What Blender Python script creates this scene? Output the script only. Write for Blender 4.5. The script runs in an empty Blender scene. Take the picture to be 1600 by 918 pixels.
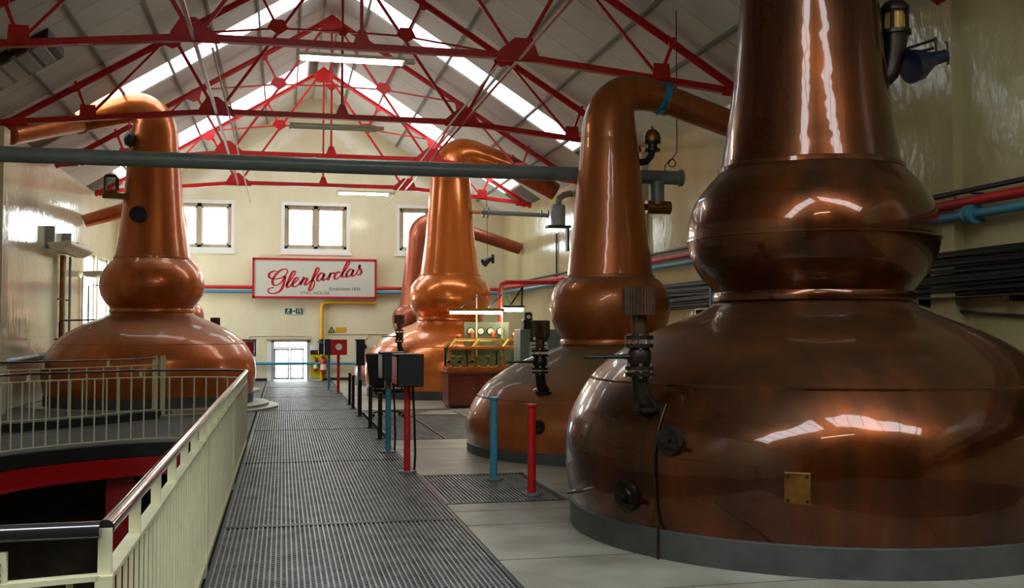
import bpy, bmesh, math, random
from mathutils import Vector, Matrix
random.seed(7)
S = bpy.context.scene
COL = S.collection
PI = math.pi

# ------------------------------------------------------------------ camera
cam_d = bpy.data.cameras.new('camera'); cam = bpy.data.objects.new('camera', cam_d); COL.objects.link(cam)
cam_d.sensor_width = 36.0; cam_d.lens = 36.0; cam_d.clip_end = 300; cam_d.clip_start = .05
cam.location = (0, 0, 1.65)
cam.rotation_euler = (math.radians(90 + 2.0045), 0, math.radians(-12.6047))
S.camera = cam
# ------------------------------------------------------------------ world: bright overcast sky
w = bpy.data.worlds.new('sky'); S.world = w; w.use_nodes = True
nt = w.node_tree; nt.nodes.clear()
wo = nt.nodes.new('ShaderNodeOutputWorld'); bg = nt.nodes.new('ShaderNodeBackground')
tc = nt.nodes.new('ShaderNodeTexCoord'); sx = nt.nodes.new('ShaderNodeSeparateXYZ'); rp = nt.nodes.new('ShaderNodeValToRGB')
nt.links.new(tc.outputs['Generated'], sx.inputs[0]); nt.links.new(sx.outputs['Z'], rp.inputs[0])
rp.color_ramp.elements[0].color = (.80, .84, .86, 1); rp.color_ramp.elements[0].position = 0.0
rp.color_ramp.elements[1].color = (.93, .97, 1.0, 1); rp.color_ramp.elements[1].position = 1.0
nt.links.new(rp.outputs[0], bg.inputs['Color']); bg.inputs['Strength'].default_value = 9.0
nt.links.new(bg.outputs[0], wo.inputs[0])
# ------------------------------------------------------------------ exposure
S.view_settings.view_transform = 'Standard'; S.view_settings.look = 'None'
S.view_settings.exposure = 0.95; S.view_settings.gamma = 1.0
S.view_settings.use_curve_mapping = False
try:
    S.cycles.max_bounces = 10; S.cycles.diffuse_bounces = 5; S.cycles.glossy_bounces = 5
    S.cycles.transparent_max_bounces = 12; S.cycles.sample_clamp_indirect = 12
    S.cycles.caustics_reflective = False; S.cycles.caustics_refractive = False
except Exception:
    pass

# hall measures (metres): X across, Y along, Z up; walkway floor at z = 0
XL, XR, YB, YF = -5.15, 7.34, 34.12, -7.0
RX, RZ, RK = 1.1, 9.45, .64
def roofz(x): return RZ - RK*abs(x-RX)
EZ = roofz(XR)
SKY = [(-.7, 1.2), (22.2, 23.35), (28.9, 31.1)]
TRUSS_Y = [10.15, 15.1, 20.2, 24.85, 29.9]

# portals at the daylight openings (they only steer the sampling of the sky)
def portal(cx, cy, cz, sx_, sy_, rot):
    L = bpy.data.lights.new('daylight_portal', 'AREA'); L.shape = 'RECTANGLE'; L.size = sx_; L.size_y = sy_
    o = bpy.data.objects.new('daylight_portal', L); COL.objects.link(o); o.location = (cx, cy, cz); o.rotation_euler = rot
    L.cycles.is_portal = True
_sl = math.hypot(XR-RX, EZ-RZ); _an = math.atan(RK)
for y0, y1 in SKY:
    for s in (-1, 1):
        portal(RX+s*(XR-RX)/2, (y0+y1)/2, (RZ+EZ)/2+.12, _sl-.9, y1-y0, (0, s*_an, 0))
for x0, x1 in ((-3.75, -1.55), (-.07, 2.14), (3.68, 5.85)):
    portal((x0+x1)/2, YB+.3, 5.0, x1-x0, 1.65, (-PI/2, 0, 0))
portal(.25, YB+.3, .7, 1.2, 1.1, (-PI/2, 0, 0))
for y0, y1 in ((28.85, 30.75), (31.0, 32.9)):
    portal(XL-.3, (y0+y1)/2, 2.75, 2.1, y1-y0, (0, -PI/2, 0))

# ------------------------------------------------------------------ materials
def lin(c): return tuple((v/12.92 if v <= .04045 else ((v+.055)/1.055)**2.4) for v in c)
def rgb(r, g, b): return lin((r/255, g/255, b/255)) + (1,)
def mat(name, col, rough=.5, metal=0., coat=0., col2=None, nscale=3., stretch=(1, 1, 1), bump=0., bscale=20., spec=.5, coat_rough=.05, detail=4.):
    m = bpy.data.materials.new(name); m.use_nodes = True
    n = m.node_tree.nodes; l = m.node_tree.links; p = n['Principled BSDF']
    p.inputs['Base Color'].default_value = col; p.inputs['Roughness'].default_value = rough
    p.inputs['Metallic'].default_value = metal; p.inputs['Coat Weight'].default_value = coat
    p.inputs['Coat Roughness'].default_value = coat_rough; p.inputs['Specular IOR Level'].default_value = spec
    if col2 or bump:
        t = n.new('ShaderNodeTexCoord'); mp = n.new('ShaderNodeMapping'); mp.inputs['Scale'].default_value = stretch
        l.new(t.outputs['Object'], mp.inputs[0])
        if col2:
            x = n.new('ShaderNodeTexNoise'); x.inputs['Scale'].default_value = nscale; x.inputs['Detail'].default_value = detail
            l.new(mp.outputs[0], x.inputs['Vector'])
            r = n.new('ShaderNodeValToRGB'); r.color_ramp.elements[0].position = .32; r.color_ramp.elements[1].position = .68
            r.color_ramp.elements[0].color = col; r.color_ramp.elements[1].color = col2
            l.new(x.outputs['Fac'], r.inputs[0]); l.new(r.outputs[0], p.inputs['Base Color'])
        if bump:
            y = n.new('ShaderNodeTexNoise'); y.inputs['Scale'].default_value = bscale; y.inputs['Detail'].default_value = 3
            l.new(mp.outputs[0], y.inputs['Vector'])
            b = n.new('ShaderNodeBump'); b.inputs['Strength'].default_value = bump; b.inputs['Distance'].default_value = .02
            l.new(y.outputs['Fac'], b.inputs['Height']); l.new(b.outputs[0], p.inputs['Normal'])
            if coat: l.new(b.outputs[0], p.inputs['Coat Normal'])
    return m
def emit(name, col, strength):
    m = bpy.data.materials.new(name); m.use_nodes = True
    p = m.node_tree.nodes['Principled BSDF']; p.inputs['Base Color'].default_value = (.8, .8, .8, 1)
    p.inputs['Emission Color'].default_value = col; p.inputs['Emission Strength'].default_value = strength
    return m
def glass(name, tint, gloss=.12):
    m = bpy.data.materials.new(name); m.use_nodes = True
    n = m.node_tree.nodes; l = m.node_tree.links; n.clear()
    o = n.new('ShaderNodeOutputMaterial'); mx = n.new('ShaderNodeMixShader'); t = n.new('ShaderNodeBsdfTransparent'); g = n.new('ShaderNodeBsdfGlossy')
    t.inputs[0].default_value = tint; g.inputs['Roughness'].default_value = .03; mx.inputs[0].default_value = gloss
    l.new(t.outputs[0], mx.inputs[1]); l.new(g.outputs[0], mx.inputs[2]); l.new(mx.outputs[0], o.inputs[0])
    return m
def copper(name, a, b, c, rough, coat, patina=None, dust=.3, metal=.82):
    """lacquered sheet copper: streaks that run down the sheet, blotches of tarnish"""
    m = bpy.data.materials.new(name); m.use_nodes = True
    n = m.node_tree.nodes; l = m.node_tree.links; p = n['Principled BSDF']
    p.inputs['Metallic'].default_value = metal; p.inputs['Roughness'].default_value = rough
    p.inputs['Coat Weight'].default_value = coat; p.inputs['Coat Roughness'].default_value = .04
    p.inputs['Coat IOR'].default_value = 1.5
    t = n.new('ShaderNodeTexCoord'); mp = n.new('ShaderNodeMapping'); mp.inputs['Scale'].default_value = (2.6, 2.6, .3)
    l.new(t.outputs['Object'], mp.inputs[0])
    x = n.new('ShaderNodeTexNoise'); x.inputs['Scale'].default_value = 1.8; x.inputs['Detail'].default_value = 4; x.inputs['Roughness'].default_value = .5
    l.new(mp.outputs[0], x.inputs['Vector'])
    r = n.new('ShaderNodeValToRGB'); e = r.color_ramp.elements
    e[0].position = .25; e[0].color = a; e[1].position = .75; e[1].color = c
    k = e.new(.5); k.color = b
    l.new(x.outputs['Fac'], r.inputs[0])
    y = n.new('ShaderNodeTexNoise'); y.inputs['Scale'].default_value = 1.1; y.inputs['Detail'].default_value = 5
    l.new(t.outputs['Object'], y.inputs['Vector'])
    r2 = n.new('ShaderNodeValToRGB'); r2.color_ramp.elements[0].position = .42; r2.color_ramp.elements[1].position = .72
    r2.color_ramp.elements[0].color = (0, 0, 0, 1); r2.color_ramp.elements[1].color = (.75, .75, .75, 1)
    l.new(y.outputs['Fac'], r2.inputs[0])
    mx = n.new('ShaderNodeMix'); mx.data_type = 'RGBA'
    l.new(r2.outputs[0], mx.inputs[0]); l.new(r.outputs[0], mx.inputs[6]); mx.inputs[7].default_value = patina or a
    # dust lying on whatever faces up: duller and less metallic there
    ge = n.new('ShaderNodeNewGeometry'); sz = n.new('ShaderNodeSeparateXYZ'); l.new(ge.outputs['Normal'], sz.inputs[0])
    mr = n.new('ShaderNodeMapRange'); mr.inputs[1].default_value = .45; mr.inputs[2].default_value = .9; mr.inputs[3].default_value = 0; mr.inputs[4].default_value = dust
    l.new(sz.outputs['Z'], mr.inputs[0])
    md = n.new('ShaderNodeMix'); md.data_type = 'RGBA'; l.new(mr.outputs[0], md.inputs[0]); l.new(mx.outputs[2], md.inputs[6]); md.inputs[7].default_value = rgb(112, 90, 62)
    l.new(md.outputs[2], p.inputs['Base Color'])
    for soc, v0, v1 in (('Metallic', metal, .1), ('Roughness', rough, .7), ('Coat Weight', coat, 0)):
        mm = n.new('ShaderNodeMapRange'); l.new(mr.outputs[0], mm.inputs[0]); mm.inputs[3].default_value = v0; mm.inputs[4].default_value = v1; l.new(mm.outputs[0], p.inputs[soc])
    z = n.new('ShaderNodeTexNoise'); z.inputs['Scale'].default_value = 2.6; z.inputs['Detail'].default_value = 2
    l.new(t.outputs['Object'], z.inputs['Vector'])
    bp = n.new('ShaderNodeBump'); bp.inputs['Strength'].default_value = .22; bp.inputs['Distance'].default_value = .03
    l.new(z.outputs['Fac'], bp.inputs['Height']); l.new(bp.outputs[0], p.inputs['Normal']); l.new(bp.outputs[0], p.inputs['Coat Normal'])
    return m

M = {}
M['wall'] = mat('cream_gloss_paint', rgb(234, 225, 192), .14, col2=rgb(224, 213, 176), nscale=1.2, bump=.42, bscale=6, spec=.6, stretch=(1, 1, .6))
M['wall_r'] = mat('cream_gloss_paint_yellowed', rgb(206, 193, 146), .15, col2=rgb(190, 176, 128), nscale=1.0, bump=.42, bscale=6, spec=.6, stretch=(1, 1, .6))
M['wall_dark'] = mat('dark_stone_wall', rgb(92, 76, 58), .85, col2=rgb(66, 55, 43), nscale=2.5, bump=.3, bscale=8)
M['roof'] = mat('grey_painted_board', rgb(222, 219, 212), .6, col2=rgb(212, 208, 200), nscale=.9)
M['roof_deck'] = mat('roof_deck', rgb(120, 116, 110), .9)
M['purlin'] = mat('purlin_grey', rgb(120, 114, 104), .6)
M['purlin_pale'] = mat('pale_conduit', rgb(186, 176, 154), .5)
M['red'] = mat('red_gloss_paint', rgb(204, 28, 24), .42, col2=rgb(186, 20, 20), nscale=6)
M['darkred'] = mat('dark_red_paint', rgb(178, 22, 24), .35)
M['blue'] = mat('blue_pipe_paint', rgb(66, 138, 164), .4)
M['yellow'] = mat('yellow_pipe_paint', rgb(232, 178, 30), .35)
M['conc'] = mat('pale_concrete', rgb(186, 183, 168), .42, col2=rgb(130, 122, 102), nscale=1.3, bump=.12, bscale=30, detail=8)
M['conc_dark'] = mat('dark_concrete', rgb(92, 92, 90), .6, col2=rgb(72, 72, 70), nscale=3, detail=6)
M['joint'] = mat('dark_joint', rgb(52, 48, 42), .9)
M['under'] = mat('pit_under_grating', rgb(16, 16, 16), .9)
M['grate'] = mat('galvanised_grating', rgb(166, 166, 162), .4, metal=.3, col2=rgb(118, 118, 114), nscale=5)
M['frame_steel'] = mat('dark_steel_edge', rgb(58, 60, 64), .4, metal=.5)
M['cream_metal'] = mat('cream_rail_paint', rgb(226, 219, 184), .4, col2=rgb(214, 206, 168), nscale=6)
M['black_gloss'] = mat('black_gloss_rail', rgb(66, 60, 62), .14, metal=.6, coat=1.)
M['black'] = mat('black_paint', rgb(24, 24, 26), .45)
M['rubber'] = mat('black_rubber', rgb(20, 20, 22), .6)
M['dark_fascia'] = mat('black_fascia', rgb(26, 26, 28), .6)
M['grey_pipe'] = mat('grey_green_pipe_paint', rgb(128, 136, 131), .28, col2=rgb(114, 122, 118), nscale=4)
M['grey_metal'] = mat('grey_enamel', rgb(132, 138, 138), .4)
M['steel'] = mat('bright_steel', rgb(190, 190, 188), .25, metal=1)
M['lead'] = mat('lead_skirt', rgb(88, 88, 86), .55, metal=.3, col2=rgb(70, 70, 69), nscale=4, bump=.1, bscale=12)
M['iron'] = mat('dark_bronze', rgb(62, 50, 42), .38, metal=.75, col2=rgb(44, 36, 32), nscale=8)
M['brass'] = mat('brass', rgb(240, 200, 110), .3, metal=.6, col2=rgb(216, 168, 80), nscale=6)
M['brass_old'] = mat('tarnished_brass', rgb(150, 108, 48), .38, metal=.8, col2=rgb(120, 82, 36), nscale=10)
M['copper_pol'] = mat('polished_copper_trim', rgb(240, 142, 82), .24, metal=.6, col2=rgb(222, 116, 60), nscale=5)
M['bronze_cap'] = mat('ribbed_copper_cap', rgb(96, 66, 44), .5, metal=.6, col2=rgb(66, 46, 34), nscale=14)
M['wood'] = mat('mahogany', rgb(146, 62, 36), .35, coat=.4, col2=rgb(116, 46, 26), nscale=3, stretch=(1, 1, .2))
M['winwood'] = mat('window_wood', rgb(190, 172, 146), .5, col2=rgb(170, 150, 124), nscale=6, stretch=(1, 1, .3))
M['white'] = mat('white_paint', rgb(236, 234, 226), .4)
M['door_shaded'] = mat('door_white_shaded', rgb(176, 178, 174), .45)  # white door, its backlit shade put into the base colour
M['offwhite'] = mat('aged_white_plastic', rgb(214, 208, 180), .45)
M['sign'] = mat('sign_board', rgb(206, 202, 188), .4)
M['signred'] = mat('sign_red', rgb(186, 28, 44), .4)
M['signgrey'] = mat('sign_grey_print', rgb(58, 54, 52), .5)
M['green'] = mat('sign_green', rgb(14, 66, 44), .5)
M['navy'] = mat('navy_enamel', rgb(22, 28, 50), .4)
M['amber'] = mat('amber_glass', rgb(190, 140, 50), .2)
M['fabric'] = mat('black_upholstery', rgb(28, 30, 40), .8, col2=rgb(20, 22, 30), nscale=30)
M['board_yellow'] = mat('yellow_green_board', rgb(196, 196, 30), .5)
M['ext_red'] = mat('extinguisher_red', rgb(176, 22, 20), .25)
M['ext_cream'] = mat('extinguisher_label', rgb(236, 222, 190), .5)
M['rope'] = mat('blue_rope', rgb(46, 150, 180), .8, col2=rgb(30, 120, 150), nscale=40)
M['dial'] = mat('dial_white', rgb(238, 236, 214), .4)
M['panel_green'] = mat('grey_green_panel', rgb(120, 122, 98), .5)
M['cable'] = mat('black_cable', rgb(20, 19, 19), .5)
M['skin_dark'] = mat('asphalt_outside', rgb(170, 168, 160), .9)
M['glass'] = glass('window_glass', (.96, .98, .98, 1), .08)
M['skyglass'] = glass('skylight_sheet', (.93, .96, .98, 1), .06)
M['skyglass_dimmed'] = glass('dimmed_skylight_sheet', (.61, .63, .64, 1), .06)  # grey tint added to hold back daylight at the far end
M['safe_glass'] = glass('spirit_safe_glass', (.80, .92, .80, 1), .14)
M['tube_on'] = emit('tube_lit', (1.0, .98, .74, 1), 26.0)
M['tube_off'] = mat('tube_unlit', rgb(222, 220, 196), .3)
# a: dark streak, b: body, c: bright streak
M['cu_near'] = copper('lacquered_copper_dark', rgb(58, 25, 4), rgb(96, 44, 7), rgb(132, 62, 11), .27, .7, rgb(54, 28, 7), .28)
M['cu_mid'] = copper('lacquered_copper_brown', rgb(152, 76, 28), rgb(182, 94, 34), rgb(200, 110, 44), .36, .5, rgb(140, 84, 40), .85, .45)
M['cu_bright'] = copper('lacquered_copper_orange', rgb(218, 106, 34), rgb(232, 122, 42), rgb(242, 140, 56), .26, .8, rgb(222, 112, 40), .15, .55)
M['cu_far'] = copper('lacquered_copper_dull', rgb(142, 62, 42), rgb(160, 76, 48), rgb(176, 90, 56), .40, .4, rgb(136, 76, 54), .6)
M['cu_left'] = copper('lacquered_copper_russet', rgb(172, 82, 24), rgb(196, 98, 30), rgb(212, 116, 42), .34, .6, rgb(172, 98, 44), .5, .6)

# ------------------------------------------------------------------ mesh helpers
ORG = {}
class MB:
    def __init__(s): s.v = []; s.f = []
    def add(s, vs, fs):
        o = len(s.v); s.v += [tuple(v) for v in vs]; s.f += [tuple(i+o for i in f) for f in fs]; return s
    def box(s, x0, x1, y0, y1, z0, z1):
        return s.add([(x0,y0,z0),(x1,y0,z0),(x1,y1,z0),(x0,y1,z0),(x0,y0,z1),(x1,y0,z1),(x1,y1,z1),(x0,y1,z1)],
                     [(0,3,2,1),(4,5,6,7),(0,1,5,4),(1,2,6,5),(2,3,7,6),(3,0,4,7)])
    def cbox(s, c, d, R=None):
        vs = [Vector((sx*d[0]/2, sy*d[1]/2, sz*d[2]/2)) for sz in (-1,1) for sx, sy in ((-1,-1),(1,-1),(1,1),(-1,1))]
        if R: vs = [R @ v for v in vs]
        c = Vector(c)
        return s.add([v+c for v in vs], [(0,3,2,1),(4,5,6,7),(0,1,5,4),(1,2,6,5),(2,3,7,6),(3,0,4,7)])
    def bar(s, p0, p1, w_, h, up=(0,0,1)):
        p0 = Vector(p0); p1 = Vector(p1); d = (p1-p0).normalized(); u = Vector(up)
        if abs(d.dot(u)) > .98: u = Vector((0,1,0)) if abs(d.y) < .9 else Vector((1,0,0))
        a = d.cross(u).normalized(); b = a.cross(d).normalized()
        vs = [p + a*(i*w_/2) + b*(j*h/2) for p in (p0, p1) for i, j in ((-1,-1),(1,-1),(1,1),(-1,1))]
        return s.add(vs, [(0,1,2,3),(7,6,5,4),(0,4,5,1),(1,5,6,2),(2,6,7,3),(3,7,4,0)])
    def tube(s, pts, r, n=12, cap=True):
        pts = [Vector(p) for p in pts]; N = len(pts); rs = r if isinstance(r, (list, tuple)) else [r]*N
        t = [(pts[min(i+1,N-1)]-pts[max(i-1,0)]).normalized() for i in range(N)]
        a = t[0].orthogonal().normalized(); vs = []
        for i in range(N):
            a = (a - t[i]*a.dot(t[i])).normalized(); b = t[i].cross(a)
            for k in range(n):
                q = 2*PI*k/n; vs.append(pts[i] + (a*math.cos(q)+b*math.sin(q))*rs[i])
        fs = [(i*n+k, i*n+(k+1)%n, (i+1)*n+(k+1)%n, (i+1)*n+k) for i in range(N-1) for k in range(n)]
        if cap: fs += [tuple(range(n))[::-1], tuple(range((N-1)*n, N*n))]
        return s.add(vs, fs)
    def lathe(s, prof, c=(0,0,0), n=48, cap=True, axis='z'):
        vs = []; fs = []
        for (z, r) in prof:
            for k in range(n):
                q = 2*PI*k/n; p = (r*math.cos(q), r*math.sin(q), z)
                if axis == 'x': p = (p[2], p[0], p[1])
                if axis == 'y': p = (p[1], p[2], p[0])
                vs.append((c[0]+p[0], c[1]+p[1], c[2]+p[2]))
        L = len(prof)
        fs = [(i*n+k, i*n+(k+1)%n, (i+1)*n+(k+1)%n, (i+1)*n+k) for i in range(L-1) for k in range(n)]
        if cap: fs += [tuple(range(n))[::-1], tuple(range((L-1)*n, L*n))]
        return s.add(vs, fs)
    def cyl(s, c, r, h, n=16, axis='z'): return s.lathe([(0, r), (h, r)], c, n, True, axis)
    def ball(s, c, r, n=14, m=8, sz=1.):
        return s.lathe([(-math.cos(PI*i/m)*r*sz, max(.0005, math.sin(PI*i/m)*r)) for i in range(m+1)], c, n)
    def prism(s, poly, y0, y1, plane='xz'):
        """poly in 2D extruded along the third axis"""
        n = len(poly)
        def P(a, b, d):
            return {'xz': (a, d, b), 'xy': (a, b, d), 'yz': (d, a, b)}[plane]
        vs = [P(a, b, y0) for a, b in poly] + [P(a, b, y1) for a, b in poly]
        return s.add(vs, [tuple(range(n)), tuple(range(n, 2*n))[::-1]] + [(i, i+n, (i+1)%n+n, (i+1)%n) for i in range(n)])
    def build(s, name, m, parent=None, smooth=False, bevel=0, origin=None):
        me = bpy.data.meshes.new(name)
        if parent is not None: o0 = Vector(ORG[parent.name])
        elif origin is not None: o0 = Vector(origin)
        else:
            xs = [v[0] for v in s.v]; ys = [v[1] for v in s.v]; zs = [v[2] for v in s.v]
            o0 = Vector(((min(xs)+max(xs))/2, (min(ys)+max(ys))/2, min(zs)))
        me.from_pydata([(v[0]-o0.x, v[1]-o0.y, v[2]-o0.z) for v in s.v], [], s.f)
        me.materials.append(m if not isinstance(m, str) else M[m])
        bm = bmesh.new(); bm.from_mesh(me); bmesh.ops.recalc_face_normals(bm, faces=bm.faces); bm.to_mesh(me); bm.free()
        if smooth:
            me.polygons.foreach_set('use_smooth', [True]*len(me.polygons))
            me.set_sharp_from_angle(angle=math.radians(38))
        o = bpy.data.objects.new(name, me); COL.objects.link(o)
        if parent is not None: o.parent = parent; ORG[o.name] = tuple(o0)
        else: o.location = o0; ORG[o.name] = tuple(o0)
        if bevel:
            b = o.modifiers.new('bevel', 'BEVEL'); b.width = bevel; b.segments = 2; b.limit_method = 'ANGLE'
        return o
def tag(o, label=None, cat=None, group=None, kind=None):
    if label: o['label'] = label
    if cat: o['category'] = cat
    if group: o['group'] = group
    if kind: o['kind'] = kind
    return o
def thing(name, loc, label, cat, group=None):
    o = bpy.data.objects.new(name, None); COL.objects.link(o); o.location = loc; o.empty_display_size = .1
    ORG[o.name] = tuple(loc); return tag(o, label, cat, group)
def struct(name, mb, m, parent=None, **k):
    o = mb.build(name, m, parent, **k)
    if parent is None: o['kind'] = 'structure'
    return o
def copy_tree(o, loc=None, rz=None, parent=None, label=None):
    c = o.copy(); COL.objects.link(c)
    if parent is not None: c.parent = parent
    if loc is not None: c.location = loc
    if rz is not None: c.rotation_euler = (0, 0, rz)
    if label: c['label'] = label
    ORG[c.name] = tuple(loc) if loc is not None else ORG.get(o.name, (0,0,0))
    for ch in [x for x in bpy.data.objects if x.parent == o]:
        copy_tree(ch, parent=c)
    return c
def spline(P, n=8):
    """Catmull-Rom through tuples of any length"""
    P = [tuple(p) for p in P]; out = []
    for i in range(len(P)-1):
        a, b, c, d = P[max(i-1,0)], P[i], P[i+1], P[min(i+2,len(P)-1)]
        for k in range(n):
            t = k/n
            out.append(tuple(.5*(2*q+(r-p)*t+(2*p-5*q+4*r-s_)*t*t+(3*q-p-3*r+s_)*t**3) for p, q, r, s_ in zip(a, b, c, d)))
    out.append(P[-1]); return out

# ================================================================== SETTING
# ---- lower level and floors
VOID = [(-.52, 15.48), (-.9, 15.78), (-1.3, 15.92), (-1.8, 15.95), (-2.2, 15.85), (-2.75, 15.5), (-3.1, 15.2), (-3.4, 14.9), (-3.65, 14.5), (-3.9, 13.9), (-4.4, 13.0), (XL, 12.2)]
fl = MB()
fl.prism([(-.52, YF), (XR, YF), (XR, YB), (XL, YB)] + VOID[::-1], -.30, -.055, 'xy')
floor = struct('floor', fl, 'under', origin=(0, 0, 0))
low = MB().box(XL, -.5, YF, 17.6, -3.3, -3.0)
struct('floor_lower', low, 'conc_dark')
struct('wall_lower_far', MB().box(XL, -.52, 17.2, 17.5, -3.0, -.30), 'wall_dark')
struct('wall_lower_right', MB().box(-.50, -.30, YF, 17.2, -3.0, -.30), 'wall_dark')
# landing on the far side of the stair void
struct('landing', MB().prism(VOID[:-1] + [(XL, 12.2), (XL, YB), (-.52, YB)], -.055, 0, 'xy'), 'conc_dark', floor)
# black fascia and red beam below the landing edge
def ribbon(pts, z0, z1, t):
    mb = MB(); n = len(pts); L = []
    for i in range(n):
        a = Vector(pts[max(i-1,0)]); b = Vector(pts[min(i+1,n-1)]); d = (b-a).normalized(); nn = Vector((-d.y, d.x)); p = Vector(pts[i])
        L.append((p, p+nn*t))
    for i in range(n-1):
        (a, b), (c, d) = L[i], L[i+1]
        mb.add([(a.x,a.y,z0),(c.x,c.y,z0),(d.x,d.y,z0),(b.x,b.y,z0),(a.x,a.y,z1),(c.x,c.y,z1),(d.x,d.y,z1),(b.x,b.y,z1)],
               [(0,3,2,1),(4,5,6,7),(0,1,5,4),(1,2,6,5),(2,3,7,6),(3,0,4,7)])
    return mb
EDGE = [p for p in spline(VOID, 4)]
struct('trim_1', ribbon([(x, y-.03) for x, y in EDGE], -.19, -.004, .05), 'dark_fascia')
rb = thing('curved_beam', (-2.2, 15.9, -.3), 'red steel beam curving under the landing around the stair well', 'beam')
ribbon([(x, y+.0) for x, y in EDGE], -.43, -.20, .1).build('web', 'darkred', rb)
ribbon([(x, y-.04) for x, y in EDGE], -.45, -.43, .22).build('lower_flange', 'darkred', rb)
cl = thing('support_column', (-2.3, 16.05, -3), 'red steel column rising from the dark stair well to the beam', 'column')
MB().box(-2.5, -2.1, 15.94, 15.97, -3.0, -.46).build('flange', 'darkred', cl)
MB().box(-2.5, -2.1, 16.17, 16.20, -3.0, -.46).build('flange', 'darkred', cl)
MB().box(-2.32, -2.28, 15.97, 16.17, -3.0, -.46).build('web', 'darkred', cl)

# concrete slabs, sunk joints between
def slab(x0, x1, y0, y1, m='conc'):
    MB().box(x0+.004, x1-.004, y0+.012, y1-.012, -.055, 0).build('slab', m, floor)
    MB().box(x0, x1, y0-.012, y0+.012, -.055, -.003).build('joint', 'joint', floor)
ys = [-7.0, -4.6, -2.2, -.2, 1.7, 3.4, 5.1, 6.25, 7.25, 8.57, 9.25, 9.66]
for a, b in zip(ys, ys[1:]): slab(1.52, 4.4, a, b, 'conc' if a > 5 else 'conc_dark')  # slabs out of view coloured dark to darken the near belly's reflections
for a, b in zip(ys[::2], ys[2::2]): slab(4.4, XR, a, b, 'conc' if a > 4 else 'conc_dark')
slab(4.4, XR, ys[-2], ys[-1])
slab(2.72, 5.0, 9.66, 11.62); slab(5.0, XR, 9.66, 11.62)
for a, b in ((11.62, 12.9), (12.9, 14.2), (14.2, 15.42)): slab(1.52, 2.9, a, b); slab(2.9, 5.1, a, b); slab(5.1, XR, a, b)
slab(3.42, XR, 15.42, 18.5); slab(3.42, XR, 18.5, 21.3)
for a, b in ((21.3, 22.4), (22.4, 24), (24, 26.4), (26.4, 29), (29, 31.5), (31.5, YB)): slab(1.52, 4.5, a, b); slab(4.5, XR, a, b)
slab(-.5, 1.56, 30.3, 31.6, 'conc_dark'); slab(-.5, 1.56, 31.6, 32.9, 'conc_dark'); slab(-.5, 1.56, 32.9, YB, 'conc_dark')
for y in (-7, -4.6, -2.2, 0): pass

def grating(x0, x1, y0, y1, px_=.0375, py_=.066):
    g = MB(); x = x0; k = 0
    while x < x1:
        g.box(x, x+.012, y0, y1, -.034, -.001)
        y = y0 + (py_/2 if k % 2 else 0)
        while y < y1-.01:
            g.box(x+.012, x+px_, y, y+.011, -.030, -.010); y += py_
        x += px_; k += 1
    o = g.build('grating', 'grate', floor); o['kind'] = 'stuff'
    f = MB()
    for a, b in ((x0-.03, x0), (x1, x1+.03)): f.box(a, b, y0, y1, -.05, 0)
    for a, b in ((y0-.03, y0), (y1, y1+.03)): f.box(x0-.03, x1+.03, a, b, -.05, 0)
    f.build('grating_frame', 'frame_steel', floor)
for a, b in ((2.0, 3.9), (3.97, 8.9), (8.97, 13.2), (13.27, 17.4), (17.47, 21.6), (21.67, 25.9), (25.97, 30.2)):
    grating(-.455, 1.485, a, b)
grating(1.55, 2.66, 9.72, 11.56)
grating(1.62, 2.36, 15.5, 21.2); grating(2.45, 3.36, 15.5, 21.2)

# kerbed platform under the copper still at the left
plat = MB().prism([(XL, 17.2), (-4.41, 17.87), (-3.7, 18.45), (-3.14, 19.0), (-2.6, 19.75), (-2.2, 20.35)] +
                  [(-2.7+2.33*math.cos(q), 22.8+2.33*math.sin(q)) for q in [-1.2+.1*k for k in range(29)]] + [(-2.9, 26.1), (XL, 26.1)], 0, .12, 'xy')
struct('platform', plat, 'conc_dark', floor)
ribbon([(XL, 17.2), (-4.41, 17.87), (-3.7, 18.45), (-3.14, 19.0), (-2.6, 19.75), (-2.2, 20.35)], .0, .135, -.04).build('kerb', 'dark_fascia', floor)
MB().lathe([(0, 2.62), (.045, 2.62), (.05, 2.60), (.05, 2.2)], (-2.7, 22.8, .0), 72).build('plinth_ring', 'conc', floor, True)
MB().lathe([(0.04, 2.42), (.11, 2.42), (.125, 2.38), (.125, 2.0)], (-2.7, 22.8, .0), 72).build('plinth_ring', 'conc', floor, True)
MB().lathe([(0.0, 2.3), (.06, 2.3), (.07, 2.27), (.07, 1.9)], (-2.9, 28.6, .0), 72).build('plinth_ring', 'conc', floor, True)

# ---- walls
def wall_holes(x0, x1, z0, z1, holes):
    """rectangles of the (u,z) plane left around rectangular holes sorted in u"""
    out = []; u = x0
    for a, b, c, d in sorted(holes):
        if a > u: out.append((u, a, z0, z1))
        if c > z0: out.append((a, b, z0, c))
        if d < z1: out.append((a, b, d, z1))
        u = b
    if u < x1: out.append((u, x1, z0, z1))
    return out
WINS = [(-3.75, -1.55, 4.17, 5.83), (-.07, 2.14, 4.17, 5.83), (3.68, 5.88, 4.17, 5.83)]
DOOR = (-.36, .86, 0, 1.30)
wb = MB()
cells = wall_holes(XL-.4, XR+.4, -.3, EZ, [(-3.75, -1.55, 4.17, EZ), (-.36, .86, 0, 1.30), (3.68, 5.88, 4.17, EZ)])
for a, b, c, d in wall_holes(XL-.4, XR+.4, -.3, 4.17, [DOOR]): wb.box(a, b, YB, YB+.35, c, d)
for a, b, c, d in wall_holes(XL-.4, XR+.4, 4.17, 5.83, [(w_[0], w_[1], 4.17, 5.83) for w_ in WINS]): wb.box(a, b, YB, YB+.35, c, d)
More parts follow.
